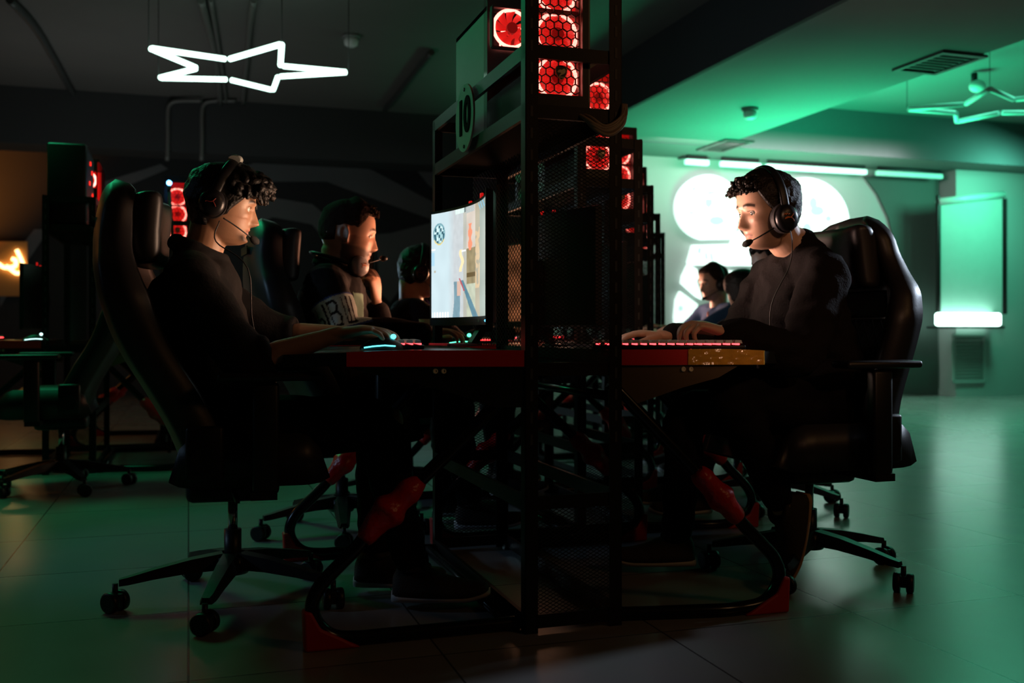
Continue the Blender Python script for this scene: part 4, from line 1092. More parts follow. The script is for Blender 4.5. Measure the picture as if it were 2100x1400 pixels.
def skin_attr(me, HM, tone, beard=None, brow=(.02,.012,.01), scalp=None, browscale=1., lips=(.38,.14,.12)):
    ca = me.color_attributes.new('Col', 'FLOAT_COLOR', 'POINT'); inv = HM.inverted(); T = Vector(tone); buf = []
    for v in me.vertices:
        p = inv @ v.co; c = T.copy(); k = .06*noise.noise(p*30); c = c*(1+k)
        if p.x > .03 and abs(p.z) < .13 and abs(p.y) < .09:
            ay = abs(p.y)
            zc = .0215+.004*math.sin((ay-.012)/.036*PI)-.12*max(0, ay-.040)
            m = (1 if .012 < ay < .050 else 0)*max(0, 1-abs(p.z-zc)/(.0058*browscale))*1.7
            c = c.lerp(Vector(brow), min(.92, m))
            l = max(0, 1-(ay/.023)**2)*max(gau(p.z+.0635, .0042), gau(p.z+.0735, .0046)) if p.x > .07 else 0
            c = c.lerp(Vector(lips), min(.8, l*1.1))
            c = c.lerp(Vector((.45,.16,.12)), .18*gau(ay-.045, .018)*gau(p.z+.035, .02))
            c = c.lerp(Vector((.12,.04,.03)), .75*gau(p.z+.0688, .0014)*(1 if ay < .021 and p.x > .07 else 0))
            c = c.lerp(Vector((.10,.03,.02)), .8*gau(ay-.0065, .0030)*gau(p.z+.0515, .0022)*(1 if p.x > .075 else 0))
            c = c.lerp(Vector((.03,.015,.012)), .85*gau(p.z-.0062+.10*max(0, ay-.034), .0016)*(1 if .019 < ay < .043 and p.x > .05 else 0))
        if beard and p.z < .0 and p.z > -.135 and abs(p.y) < .085 and p.x > -.02:
            j = max(0, min(1, (-.045-p.z+.35*max(0, abs(p.y)-.035)*1.3)/.012)); side = gau(p.x-.015, .022)*(1 if abs(p.y) > .05 and p.z < -.005 else 0)
            mo = 1 if (p.x > .07 and abs(p.y) < .030 and -.060 < p.z < -.050) else 0
            lip = 0 if (abs(p.y) < .019 and -.080 < p.z < -.058 and p.x > .07) else 1
            c = c.lerp(Vector(beard[:3]), min(1, max(j, side*.7, mo)*lip)*beard[3])
        buf += [c[0], c[1], c[2], 1]
    ca.data.foreach_set('color', buf)
def cloth_fold(me, amp=.004, f=14, seed=0, along=None):
    N = [v.normal.copy() for v in me.vertices]
    for v, n in zip(me.vertices, N):
        p = v.co*f; w = noise.noise((p.x*.8+seed, p.y*.8, p.z*1.7))+.5*noise.noise((p.x*2+5, p.y*2+seed, p.z*3.2))
        r = 1-abs(noise.noise((p.x*.7+seed*3, p.y*1.0, p.z*1.5+9)))*2.2
        v.co += n*(amp*w+amp*.7*r)
def mesh_obj(name, me, m, parent, label=None):
    me.materials.clear(); me.materials.append(m)
    me.polygons.foreach_set('material_index', [0]*len(me.polygons))
    o = bpy.data.objects.new(name, me); COL.objects.link(o); o.parent = parent
    if label: o['label'] = label
    return o
def headM(pos, yaw=0, pitch=0, roll=0, s=1.):
    return Matrix.Translation(pos) @ Matrix.Rotation(yaw, 4, 'Z') @ Matrix.Rotation(pitch, 4, 'Y') @ Matrix.Rotation(roll, 4, 'X') @ Matrix.Scale(s, 4)
def make_hair(parent, HM, m, line, thick, name='hair', seed=0, clump=None, rough=.004, ears=True):
    """line(phi) -> height of the hair edge; thick(phi, z) -> thickness"""
    NP, NZ = 120, 46; R = []
    for j in range(NZ+1):
        row = []
        for i in range(NP):
            phi = 2*PI*i/NP; ph = phi if phi < PI else phi-2*PI
            z0 = line(ph); z = z0+(.1165-z0)*(j/NZ); e = min(1, j/6.)**.6
            t = thick(ph, z)*e; b = head_pt(phi, z, face=False)
            n = Vector((b.x+.01, b.y*1.2, max(-.02, (z-.02))*.85)); n.normalize()
            w = rough*(noise.noise(b*28+Vector((seed,0,0)))+.6*noise.noise(b*75+Vector((0,seed,0)))+.3*noise.noise(b*160))
            row.append(HM @ (b+n*(t-.0035*(1-e)+w*e)))
        R.append(row)
    mb = MB(); mb.grid(R, NP, NZ+1, wrapu=True); mb.f.append([NZ*NP+q for q in range(NP)]); mb.mi.append(0); mb.sm.append(True)
    if clump:
        rnd = random.Random(seed+5)
        for (phi0, phi1, z0, z1, n, ln, rr, dirv) in clump:
            for _ in range(n):
                ph = rnd.uniform(phi0, phi1); z = rnd.uniform(z0, z1); b = head_pt(ph, z, face=False); nn = Vector((b.x+.01, b.y*1.2, max(-.02, z-.02)*.85)).normalized()
                b = b+nn*(thick(ph, z)*.75); d = (nn+Vector(dirv)*1.2+Vector([rnd.uniform(-.5,.5) for _ in range(3)])).normalized(); l = ln*rnd.uniform(.6, 1.3)
                side = Vector([rnd.uniform(-1,1) for _ in range(3)])*.4
                P = [b-nn*.006, b+d*l*.4, b+(d+side+Vector((0,0,-.5))).normalized()*l*.8+d*l*.1, b+d*l*.8+(side+Vector((0,0,-1.0))).normalized()*l*.35]
                mb.tube([HM @ p for p in crom(P, 3)], [rr*x for x in lerp_list([.8,1,.7,.1], 3)], 6)
    return mb.build(name, m, parent)
hair_black = mat('near black hair', (.007,.006,.006), .45, spec=.3, bump=.35, bscale=170)
hair_brown = mat('dark brown hair', (.012,.008,.006), .5, spec=.3, bump=.4, bscale=170)
hair_mid = mat('short brown hair', (.045,.027,.018), .85, spec=.15, bump=.9, bscale=300)
eye_white = mat('eye white', (.62,.58,.54), .15); iris_m = mat('dark iris', (.02,.012,.008), .1)
def eyes(parent, HM, gaze=(1,0,-.1), x=.0678):
    g = (HM.to_3x3() @ Vector(gaze)).normalized()
    for sg in (-1, 1):
        c = HM @ Vector((x, sg*.0305, .0)); s = HM.to_scale()[0]
        mb = MB(); mb.ball(c, .0120*s, nu=28, nv=20); nf = len(mb.f)
        for i in range(nf):
            cc = sum((mb.v[q] for q in mb.f[i]), Vector())/4-c
            if cc.normalized().dot(g) > math.cos(math.radians(31)): mb.mi[i] = 1
        mb.build('eye', [eye_white, iris_m], parent)
def shoe(parent, A, toe, up, upper, sole_m, L=.285, name='shoe', width=.048):
    """A = ankle, toe = direction of the foot, up = direction from sole to ankle"""
    A = Vector(A); x = Vector(toe).normalized(); z = Vector(up); z = (z-x*z.dot(x)).normalized(); y = z.cross(x); o = A-z*.085-x*.065
    def T(p): return o+x*p[0]+y*p[1]+z*p[2]
    def outline(t):       # half width along the foot
        return width*(.60+.55*math.sin(PI*min(1, .18+.80*t)))*(1 if t < .93 else math.sqrt(max(.05, 1-((t-.93)/.075)**2)))*(1 if t > .05 else .70+.3*t/.05)
    mb = MB(); R = []; N = 26
    for i in range(N+1):
        t = i/N; X = L*t; w = outline(t); h0 = .004+.020*max(0, (t-.72)/.28)**1.8; th = .036-.014*t if t < .9 else .022
        R.append([T((X, w*math.cos(a)*(1 if math.sin(a) > -.2 else .94), h0+th*.5+th*.5*math.sin(a)*1.0)) for a in [math.radians(q) for q in (-60,-20,20,60,90,120,160,200,240,270)]])
    mb.grid(R, 10, N+1, wrapu=True); mb.f.append(list(range(10))[::-1]); mb.f.append([N*10+q for q in range(10)]); mb.mi += [0,0]; mb.sm += [True]*2
    s = mb.build(name, sole_m, parent)
    s.name = name
    mb = MB(); R = []
    for i in range(N+1):
        t = i/N; X = L*(.012+.972*t); w = outline(t)*.93; h0 = .024+.016*max(0, (t-.72)/.28)**1.8
        H = float(np.interp(t, [0,.05,.15,.30,.42,.55,.72,.88,.96,1], [.055,.085,.092,.088,.074,.058,.046,.036,.026,.012]))
        row = []
        for q in range(15):
            a = PI*q/14; cy = math.cos(a); sz = math.sin(a)
            row.append(T((X, w*(abs(cy)**.75)*(1 if cy > 0 else -1)*(1-.25*sz), h0+H*(sz**.8)*1.0)))
        row += [T((X, -w*.5, h0-.004)), T((X, w*.5, h0-.004))]
        R.append(row)
    mb.grid(R, 17, N+1, wrapu=True); mb.f.append(list(range(17))[::-1]); mb.f.append([N*17+q for q in range(17)]); mb.mi += [0,0]; mb.sm += [True]*2
    mb.torus(T((.065, 0, .105)), .040, .010, z, 24, 8)
    u = mb.build('upper', upper, s)
    mb = MB()
    for i in range(5):
        t = .36+.06*i; X = L*t; H = float(np.interp(t, [.30,.42,.55,.72], [.088,.074,.058,.046]))+.0185
        mb.tube([T((X, -.022, H-.008)), T((X+.003, -.01, H)), T((X+.003, .01, H)), T((X, .022, H-.008))], .0025, 6)
    mb.build('laces', mat('dark lace', (.03,.03,.03), .7), u)
    return s
def person(name_lab, hub, rz, P, look, vox=.0035, cvox=.009):
    """P: joints in the chair frame (x forward, y left, z up)"""
    r = thing('person', name_lab, 'person', hub, rz)
    HM = headM(P['head'], P.get('yaw', 0), P.get('pitch', .05), P.get('roll', 0), P.get('hs', 1.))
    V_ = Vector
    pel = V_(P['pelvis']); nk = V_(P['neck']); che = V_(P['chest']); waist = (pel*.55+che*.45)+V_((-.01,0,0))
    shL, shR = V_(P['shL']), V_(P['shR'])
    elL = V_(P['elL']) if 'elL' in P else ik(shL, P['wrL'], .29, .26, P.get('poleL', (-.3, .5, -1)))
    elR = V_(P['elR']) if 'elR' in P else ik(shR, P['wrR'], .29, .26, P.get('poleR', (-.3, -.5, -1)))
    wrL, wrR = V_(P['wrL']), V_(P['wrR'])
    hipL, hipR = pel+V_((.0,.09,-.01)), pel+V_((.0,-.09,-.01))
    anL, anR = V_(P['anL']), V_(P['anR'])
    knL = ik(hipL, anL, .45, .43, P.get('kpL', (1, .1, 1))); knR = ik(hipR, anR, .45, .43, P.get('kpR', (1, -.1, 1)))
    b = P.get('build', 1.)
    # ---- one continuous body
    mb = MB(); head_mesh(mb, HM, P.get('nose', 1.))
    hb = HM @ V_((-.035, 0, -.055)); hn = HM @ V_((-.020, 0, -.085))
    limb(mb, [nk+V_((-.02,0,-.04)), nk, (hn+nk)/2+V_((-.006,0,0)), hb], [.066*b,.060*b,.056*b,.058*b], [.070*b,.060*b,.056*b,.056*b], 24)
    side = (0,1,0)
    limb(mb, [pel, waist, che, (che+nk)/2, nk], [.10,.095,.10,.085,.05], [.145,.13,.15,.14,.06], 24, hint=(1,0,0))
    for sh, el, wr in ((shL, elL, wrL), (shR, elR, wrR)):
        limb(mb, [sh*.72+V_((che.x*.28, 0, sh.z*.28)), sh, (sh+el)/2, el, el*.65+wr*.35, el*.2+wr*.8, wr], [.05*b,.046*b,.042*b,.036*b,.036*b,.025,.022], None, 18)
    for hp, kn, an in ((hipL, knL, anL), (hipR, knR, anR)):
        limb(mb, [hp, (hp+kn)/2, kn, kn*.7+an*.3, an], [.078,.066,.050,.048,.033], None, 16, 4)
    tips = []
    for w, key in ((wrL, 'hL'), (wrR, 'hR')):
        h = P[key]; tips.append(hand(mb, w, h['d'], h['n'], h['t'], h.get('c', (22,38,22)), scale=h.get('s', 1.), curls=h.get('curls')))
    me = remesh(mb, vox, 1, .35)
    skin_attr(me, HM, look.get('skin', (.50,.29,.19)), look.get('beard'), browscale=look.get('brow', 1.), brow=look.get('browc', (.02,.012,.01)))
    mesh_obj('body', me, skin_m, r)
    eyes(r, HM, P.get('gaze', (1,0,-.1)))
    # ---- top
    g = look.get('thick', .014)
    mb = MB()
    limb(mb, [pel+V_((-.01,0,-.0)), waist, che+V_((0,0,-.03)), che*.5+nk*.5+V_((0,0,-.005)), nk+V_((-.015,0,-.018))], [.118+g,.115+g,.122+g,.10+g,.052+g], [.165+g,.152+g,.168+g,.145+g,.062+g], 28, 6, hint=(1,0,0))
    for sg, sh, el, wr, cuff in ((1, shL, elL, wrL, look.get('cuffL', .95)), (-1, shR, elR, wrR, look.get('cuffR', .95))):
        if cuff > 0.02:
            end = el.lerp(wr, cuff); pts = [nk*.62+sh*.38+V_((-.005,0,-.035)), sh+V_((0,0,-.002)), (sh*.5+el*.5), el, el.lerp(end, .5), end]
            mb_r = [.060*b+g*.6,.056*b+g,.050*b+g,.044*b+g,.040*b+g*.9,.030*b+g*.75]
        else:
            pts = [nk*.62+sh*.38+V_((-.005,0,-.035)), sh, sh*.6+el*.4, el*.75+sh*.25]; mb_r = [.060+g*.6,.056+g,.052+g,.05+g]
        limb(mb, pts, [x*look.get('sleeve', 1.) for x in mb_r], None, 20)
        if look.get('bunch'):            # pushed up sleeve rolls
            for q, t in enumerate((.02,.09,.16,.22)):
                c = el.lerp(wr, t); mb.torus(c, .047+.004*math.sin(q*2.), .013, wr-el, 24, 8)
    for sh in (shL, shR): limb(mb, [nk+V_((-.035,0,-.035)), nk*.5+sh*.5+V_((-.02,0,-.012)), sh+V_((-.005,0,-.01))], [.055,.058,.058], None, 18)
    if look.get('nape'): limb(mb, [nk+V_((-.030,0,-.06)), nk+V_((-.022,0,-.02)), nk+V_((-.012,0,.012))], [.080,.074,.062], None, 18)
    # collar
    if look.get('collar') == 'stand':
        C = [nk+V_((.0+.074*math.cos(a)-.004, .070*math.sin(a), -.024+.062*(1-math.cos(a))*.5)) for a in [2*PI*i/28 for i in range(28)]]
        mb.tube(C, .022, 10, closed=True, ry=.011, hint=(0,0,1))
    me = remesh(mb, cvox, 2, .5); cloth_fold(me, look.get('fold', .0045), 11, look.get('seed', 0))
    top = mesh_obj(look.get('topname', 'sweater'), me, look['top'], r)
    if look.get('collar') != 'stand':
        mbn = MB(); C = [nk+V_((-.006+.073*math.cos(a), .072*math.sin(a), -.012-.022*(1+math.cos(a))*.5-.018*max(0, math.cos(a))**3)) for a in [2*PI*i/32 for i in range(32)]]
        mbn.tube(C, .008, 10, closed=True); mbn.build('neckband', look['top'], top)
    # ---- trousers
    mb = MB(); limb(mb, [pel+V_((-.03,0,.06)), pel, pel+V_((.06,0,-.02))], [.125,.125,.10], [.17,.175,.165], 24, hint=(1,0,0))
    for hp, kn, an, cl in ((hipL, knL, anL, look.get('legL', .93)), (hipR, knR, anR, look.get('legR', .93))):
        e = kn.lerp(an, cl); limb(mb, [hp, (hp+kn)/2, kn, kn.lerp(e, .4), e], [.098,.084,.068,.062,.048], None, 18)
    me = remesh(mb, cvox, 2, .5); cloth_fold(me, .005, 13, 3+look.get('seed', 0))
    tr = mesh_obj('trousers', me, look['trouser'], r)
    shoe(r, anL, P.get('toeL', (1,0,0)), P.get('upL', (0,0,1)), look['shoe'], look.get('soleL', look['sole']))
    shoe(r, anR, P.get('toeR', (1,0,0)), P.get('upR', (0,0,1)), look['shoe'], look.get('soleR', look['sole']))
    return dict(root=r, HM=HM, J=dict(shL=shL, shR=shR, elL=elL, elR=elR, wrL=wrL, wrR=wrR, che=che, nk=nk, knL=knL, knR=knR), top=top, tips=tips, trousers=tr)
def world(M, hub, rz): return Matrix.Translation(hub) @ Matrix.Rotation(rz, 4, 'Z') @ M
def headset(lab, hub, rz, HM, mic_side, boom=True, logo=None, worn=True, band_z=.132, cable=None, hair=.012, pad=None, tilt=0., cupc=None, cx=-.010, cz=-.012):
    """worn over the head; logo = polylines on the visible cup (side mic_side)"""
    r = thing('headset', lab, 'headset', hub, rz)
    T = lambda p: HM @ Vector(p)
    cy = .086+hair*.3
    mb = MB(); P = []
    for i in range(25):
        a = PI*i/24; P.append(T((cx+tilt*math.sin(a), (cy+.012+.004*math.sin(a))*math.cos(a), cz+.017+(band_z-cz-.017+.005)*math.sin(a)**.85)))
    mb.tube(P, .015, 12, hint=(1,0,0), ry=.006); mb.build('headband', blk_plastic, r)
    if pad:
        mb = MB(); mb.tube([P[i]+Vector((0,0,.007)) for i in range(11, 16)], .019, 12, hint=(1,0,0), ry=.013); mb.build('band_cushion', pad, r)
    for sg in (-1, 1):
        c = Vector((cx, sg*cy, cz))
        mb = MB(); R = []
        for (o, s) in ((-.020,.80),(-.016,.96),(-.004,1.0),(.006,.98)):
            R.append([T(c+Vector((.044*s*math.cos(a), sg*o, .048*s*math.sin(a)))) for a in [2*PI*i/28 for i in range(28)]])
        mb.grid(R, 28, 4, wrapu=True); mb.f.append([q for q in range(28)]); mb.f.append([3*28+q for q in range(28)][::-1]); mb.mi += [0,0]; mb.sm += [False]*2
        e = mb.build('ear_cushion', mat('black cushion leather', (.015,.014,.016), .5, bump=.1, bscale=300), r)
        mb = MB(); R = []
        for (o, s) in ((.004,.90),(.010,.94),(.020,.86),(.026,.70),(.029,.40),(.0295,.08)):
            R.append([T(c+Vector((.042*s*math.cos(a), sg*o, .046*s*math.sin(a)))) for a in [2*PI*i/28 for i in range(28)]])
        mb.grid(R, 28, 6, wrapu=True); mb.build('ear_cup', cupc or mat('satin black cup', (.014,.013,.015), .3, .2), e)
        if logo and sg == mic_side:
            mb = MB()
            for pl in logo['lines']:
                q = []
                for (a, z) in pl:
                    rr = min(.99, math.hypot(a/.042, z/.046)); o = float(np.interp(rr, [0,.4,.7,.86], [.0305,.030,.027,.021]))
                    q.append(T(c+Vector((a, sg*(o+.0006), z))))
                mb.tube(crom(q, 4), logo.get('w', .0011), 6)
            mb.build('logo', logo['mat'], e)
    if boom:
        sg = mic_side; P = crom([T((.010, sg*(cy+.004), -.045)), T((.040, sg*.080, -.058)), T((.072, sg*.062, -.075)), T((.096, sg*.040, -.088))], 6)
        mb = MB(); mb.tube(P, .0022, 8); bo = mb.build('microphone_boom', blk_plastic, r)
        mb = MB(); a = P[-1]; d = (P[-1]-P[-3]).normalized(); mb.smooth = True
        mb.tube([a-d*.006, a, a+d*.010, a+d*.022, a+d*.030], [.004,.008,.0115,.0105,.004], 16); mb.build('microphone', mat('foam microphone', (.01,.01,.01), .9, bump=.3, bscale=500), bo)
    if cable:
        mb = MB(); mb.tube(crom([Vector(p) for p in cable], 6), .0019, 8); mb.build('cable', blk_plastic, r)
    return r
# ================================================================ the players
def Jf(hub, rz):
    c, s = math.cos(rz), math.sin(rz)
    def J(px, py, y, dz=0):
        k = (px-CX)/F; x = (k*(hub.y+y*c)-hub.x+y*s)/(c-k*s); D = hub.y+x*s+y*c
        return (x, y, CH+(CY-py)/F*D+dz)
    return J
black_knit = mat('black knit cloth', (.010,.008,.008), .9, spec=.12, bump=.35, bscale=160)
black_coat = mat('black jacket cloth', (.007,.006,.006), .8, spec=.15, bump=.2, bscale=120)
denim = mat('black denim', (.007,.006,.007), .9, spec=.12, bump=.3, bscale=300)
navy = mat('navy sweater cloth', (.05,.10,.22), .85, spec=.15, bump=.3, bscale=200)
shoe_blk = mat('black shoe knit', (.035,.025,.018), .75, bump=.3, bscale=250)
sole_grey = mat('grey shoe sole', (.55,.53,.53), .6)
sole_tan = mat('tan shoe sole', (.50,.30,.15), .6)
logo_or = mat('orange printed logo', (.75,.20,.05), .5)
logo_rd = mat('dark red printed logo', (.22,.025,.015), .5)
XLOGO = dict(lines=[[(-.020,.008),(-.017,.013),(-.014,.009),(-.010,.013),(-.006,.009),(-.001,.011)], [(-.020,-.004),(-.010,-.001),(.002,.0),(.010,.006),(.013,.011)], [(-.019,-.001),(-.008,.002),(.004,-.002),(.010,-.007),(.013,-.014)]], w=.0014, mat=logo_or)
YLOGO = dict(lines=[[(-.014,.002),(-.004,.0),(.004,.003),(.011,.012)], [(.004,.003),(.009,-.004),(.014,-.013)], [(-.014,.002),(-.018,-.001)]], w=.0013, mat=logo_rd)
# ---- 1: black haired player on the left
RL_ = math.radians(10); hub = HUBL; J = Jf(hub, RL_)
P = dict(head=J(461, 424, 0), hs=.95, pitch=.13, yaw=.02, nose=1.12, neck=J(412, 520, 0), chest=J(402, 625, 0), pelvis=J(462, 868, 0),
    shR=J(392, 580, -.180), shL=J(400, 585, .180), wrR=(*J(697, 700, -.270)[:2], .795), wrL=(.36, .10, .795), poleR=(-.15, -.35, -1), poleL=(-.2, .6, -1),
    hR=dict(d=(1, .0, .10), n=(-.10, -.05, 1), t=-1, c=(20, 26, 18)), hL=dict(d=(1, .05, .05), n=(0, 0, 1), t=1, c=(25, 40, 25)),
    anR=(*J(850, 1160, -.17)[:2], .10), anL=(*J(770, 1160, .02)[:2], .10), toeR=(.985, -.17, 0), toeL=(.985, -.17, 0), kpR=(1, -.25, 1.2), kpL=(1, .45, 1.2), gaze=(1, 0, -.05))
look = dict(skin=(.35,.185,.11), top=black_coat, topname='jacket', trouser=denim, shoe=shoe_blk, sole=sole_grey, collar='stand', cuffR=.16, cuffL=.16, bunch=True, thick=.020, fold=.006, seed=1, browscale=1.)
L0 = person('person with wavy black hair in a black jacket with pushed up sleeves, at the left', hub, RL_, P, look)
HM = L0['HM']
mb = MB(); kc = L0['J']['knR']; mb.ball(kc+Vector((.052, -.012, .022)), .036, sc=(.55,.8,1.1)); mb.build('torn_knee', mat('knee skin', (.42,.22,.13), .6), L0['trousers'], label='bare knee showing through torn black jeans')
def lineA(p):
    a = abs(p)
    if a < .8: return .036+.004*math.cos(p*9)
    if a < 1.35: return .036-(a-.8)/.55*.058
    if a < 2.0: return -.030-.03*(a-1.35)/.65
    return -.072-.018*min(1, (a-2.0)/.6)
def thA(p, z): return .016+.014*max(0, math.cos(p))*max(0, (z-.02)/.1)+.006*max(0, (z+.02)/.13)
make_hair(L0['root'], HM, hair_black, lineA, thA, seed=2, rough=.006, clump=[(-.9,.9,.060,.098,34,.042,.0150,(1.5,0,-.2)), (-1.4,1.4,.045,.09,30,.030,.014,(.9,0,-1.2)), (-1.05,1.05,.046,.062,50,.030,.0090,(.8,0,-1.3))])
headset('black headset with a dark red mark worn by the black haired player', hub, RL_, HM, -1, logo=YLOGO, band_z=.140, hair=.02, cx=-.028, cz=-.004, tilt=.045, pad=mat('pale band cushion', (.35,.38,.36), .6),
    cable=[HM @ Vector((.0, -.10, -.055)), HM @ Vector((.0,-.115,-.12)), (P['chest'][0]+.16, -.13, P['chest'][2]+.1), (P['chest'][0]+.19, -.12, P['chest'][2]-.1), (.28, -.05, .70)])
# ---- 2: black sweater player on the right
RR_ = TH+PI; hub = HUBR; J = Jf(hub, RR_)
P = dict(head=J(1572, 434, 0), hs=1.03, pitch=.13, yaw=.03, nose=1.08, neck=J(1632, 506, 0), chest=J(1640, 640, 0), pelvis=J(1690, 850, 0),
    shL=J(1688, 572, .180), shR=J(1574, 584, -.185), elR=J(1497, 722, -.20), wrL=(*J(1482, 700, .25)[:2], .800), wrR=(*J(1352, 700, -.06)[:2], .785), poleL=(-.5, .35, -1), poleR=(-.3, -.6, -1),
    hL=dict(d=(1, -.08, .22), n=(-.2, .15, 1), t=1, curls=[(38,48,25),(42,52,28),(46,54,28),(52,56,30)]), hR=dict(d=(1, -.1, .05), n=(0, 0, 1), t=-1, c=(18,28,18)),
    anL=J(1607, 1046, .13), anR=(*J(1385, 1090, -.16)[:2], .10), toeL=(.20, .0, -1), upL=(1, .05, .2), toeR=(.95, -.31, 0), kpL=(1, .1, .55), kpR=(1, .1, 1), gaze=(1, .05, -.25), build=1.05)
look = dict(skin=(.60,.36,.25), top=black_knit, topname='sweater', trouser=denim, shoe=shoe_blk, sole=sole_tan, soleR=sole_grey, thick=.018, fold=.011, seed=4, nape=True, cuffL=.93, cuffR=.85, legL=.90, brow=1.2)
R0 = person('person in a loose black sweater leaning over the backlit keyboard on the right', hub, RR_, P, look)
HM = R0['HM']
def lineB(p):
    a = abs(p)
    if a < .75: return .066+.005*math.sin(p*11)
    if a < 1.15: return .066-(a-.75)/.4*.055
    if a < 1.55: return .011-.045*(a-1.15)/.4
    return -.055-.025*min(1, (a-1.6)/.6)
def thB(p, z): return .009+.007*max(0, (z-.02)/.1)+.007*max(0, math.cos(p))*max(0, (z-.05)/.06)
make_hair(R0['root'], HM, hair_brown, lineB, thB, seed=9, rough=.005, clump=[(-1.0,1.0,.062,.100,90,.022,.0068,(1.1,0,.2)), (-.8,.8,.062,.072,40,.018,.005,(.9,0,-.5))])
ch = P['chest']
headset('black headset with an orange mark and bent microphone on the black sweater player', hub, RR_, HM, 1, logo=dict(XLOGO, lines=[[(-a, b) for a, b in l] for l in XLOGO['lines']]), band_z=.136, hair=.012, cx=.0, cz=-.030,
    cable=[HM @ Vector((-.006, .098, -.052)), HM @ Vector((.0,.115,-.11)), (ch[0]+.12, .12, ch[2]+.14), (ch[0]+.165, .09, ch[2]+.02), (ch[0]+.17, .10, ch[2]-.10), (ch[0]+.12, .06, ch[2]-.16)])
# ---- 3: man in the lettered jacket
RL1 = math.radians(12); hub = HUBL1; J = Jf(hub, RL1)
P = dict(head=J(716, 482, 0), hs=1.12, pitch=.10, yaw=-.10, nose=.95, neck=J(690, 553, 0), chest=J(680, 620, 0), pelvis=J(690, 800, 0),
    shR=J(668, 588, -.20), shL=J(690, 588, .20), wrR=(*J(875, 700, -.22)[:2], .79), wrL=J(772, 618, .06), elR=J(708, 684, -.26), elL=J(778, 705, .12), poleR=(-.1, -.3, -1),
    hR=dict(d=(1, .0, .10), n=(0, -.1, 1), t=-1, c=(22, 30, 20)), hL=dict(d=(-.12, -.15, 1), n=(.75, -.55, .15), t=1, curls=[(30,55,30),(34,60,35),(45,65,35),(55,65,35)], s=1.02),
    anR=(.50, -.14, .10), anL=(.45, .14, .10), build=1.12)
look = dict(skin=(.62,.36,.24), top=black_coat, topname='jacket', trouser=denim, shoe=shoe_blk, sole=sole_grey, collar='stand', thick=.02, fold=.006, seed=7, beard=(.05,.028,.018,.85), cuffL=.8, browc=(.10,.05,.03))
look['top'] = mat('lettered jacket cloth', (.02,.02,.02), .8, spec=.15, attr='Col', bump=.15, bscale=150)
L1 = person('bearded person in a black jacket with a pale lettered band, hand at chin', hub, RL1, P, look, vox=.005, cvox=.0045)
def ink(u, v, text):         # u in letter widths, v 0..1
    G = {'Б': [(0,0,0,1),(0,1,.8,1),(0,.55,.6,.55),(.6,.55,.8,.4),(.8,.4,.8,.15),(.8,.15,.6,0),(.6,0,0,0)], 'Ы': [(0,0,0,1),(0,.55,.4,.55),(.4,.55,.55,.4),(.55,.4,.55,.15),(.55,.15,.4,0),(.4,0,0,0),(.85,0,.85,1)],
         'В': [(0,0,0,1),(0,1,.6,1),(.6,1,.72,.85),(.72,.85,.6,.55),(0,.55,.6,.55),(.6,.55,.8,.3),(.8,.3,.6,0),(.6,0,0,0)], 'Ш': [(0,0,0,1),(.42,0,.42,1),(.85,0,.85,1),(0,0,.85,0)], 'Т': [(0,1,.8,1),(.4,0,.4,1)], 'Н': [(0,0,0,1),(.8,0,.8,1),(0,.5,.8,.5)], 'И': [(0,0,0,1),(.8,0,.8,1),(0,0,.8,1)], ' ': []}
    i = int(math.floor(u/1.15)); 
    if i < 0 or i >= len(text): return False
    lu = u-i*1.15
    for a, b, c, d in G[text[i]]:
        dx, dy = c-a, (d-b)*1.6; px_, py_ = lu-a, (v-b)*1.6; t = max(0, min(1, (px_*dx+py_*dy)/(dx*dx+dy*dy)))
        if math.hypot(px_-dx*t, py_-dy*t) < .085: return True
    return False
me = L1['top'].data; ca = me.color_attributes.new('Col', 'FLOAT_COLOR', 'POINT'); buf = []
Jn = L1['J']; sh, el = Jn['shR'], Jn['elR']; ax = (el-sh).normalized(); Ls = (el-sh).length; ref = Vector((0,-1,0)); ref = (ref-ax*ref.dot(ax)).normalized(); rs = ax.cross(ref)
ch_ = Jn['che']
for v in me.vertices:
    p = v.co; c = (.013,.012,.012); q = p-sh; t = q.dot(ax); rad = q-ax*t; on = None
    if rad.length < .115 and p.y < -.14 and -.02 < t < Ls*1.2:
        if Ls*.34 < t < Ls*1.02:
            w = (t-Ls*.34)/(Ls*.68); a = -math.atan2(rad.dot(rs), rad.dot(ref)); c = (.62,.74,.70)
            if w > .93 or w < .04: c = (.06,.10,.30)
            lv = (.85-w)/.70
            if ink((a+1.75)*.068/.043+.1, lv, 'БЫВШ') or ink(-((a-9)*.1), lv, ''): c = (.02,.015,.015)
            if a > 1.6 and w > .1: c = (.50,.05,.04) if int(a*9) % 2 else (.5,.45,.42)
    else:
        zz = p.z-(ch_.z-.01)-.20*(p.x-ch_.x)*-1*.6
        if -.055 < zz < .055 and abs(p.y) < .24 and p.x < ch_.x+.12:
            c = (.30,.52,.40); a = math.atan2(-(p.y), (p.x-ch_.x)); s_ = (PI-abs(a))*.17
            if ink(s_/.045-.4 if p.y < 0 else s_/.045+1, (zz+.045)/.09, 'ВТНЫИ'): c = (.012,.012,.012)
    buf += [*c, 1]
ca.data.foreach_set('color', buf)
HM = L1['HM']
make_hair(L1['root'], HM, hair_mid, lambda p: .070 if abs(p) < .7 else (.070-(abs(p)-.7)/.5*.05 if abs(p) < 1.2 else (.02 if abs(p) < 1.9 else -.035)), lambda p, z: .0025+.010*max(0, (z-.055)/.06)+.010*max(0, math.cos(p))*max(0, (z-.06)/.05), seed=12, rough=.003, clump=[(-.7,.7,.072,.1,60,.016,.004,(.7,0,.5))])
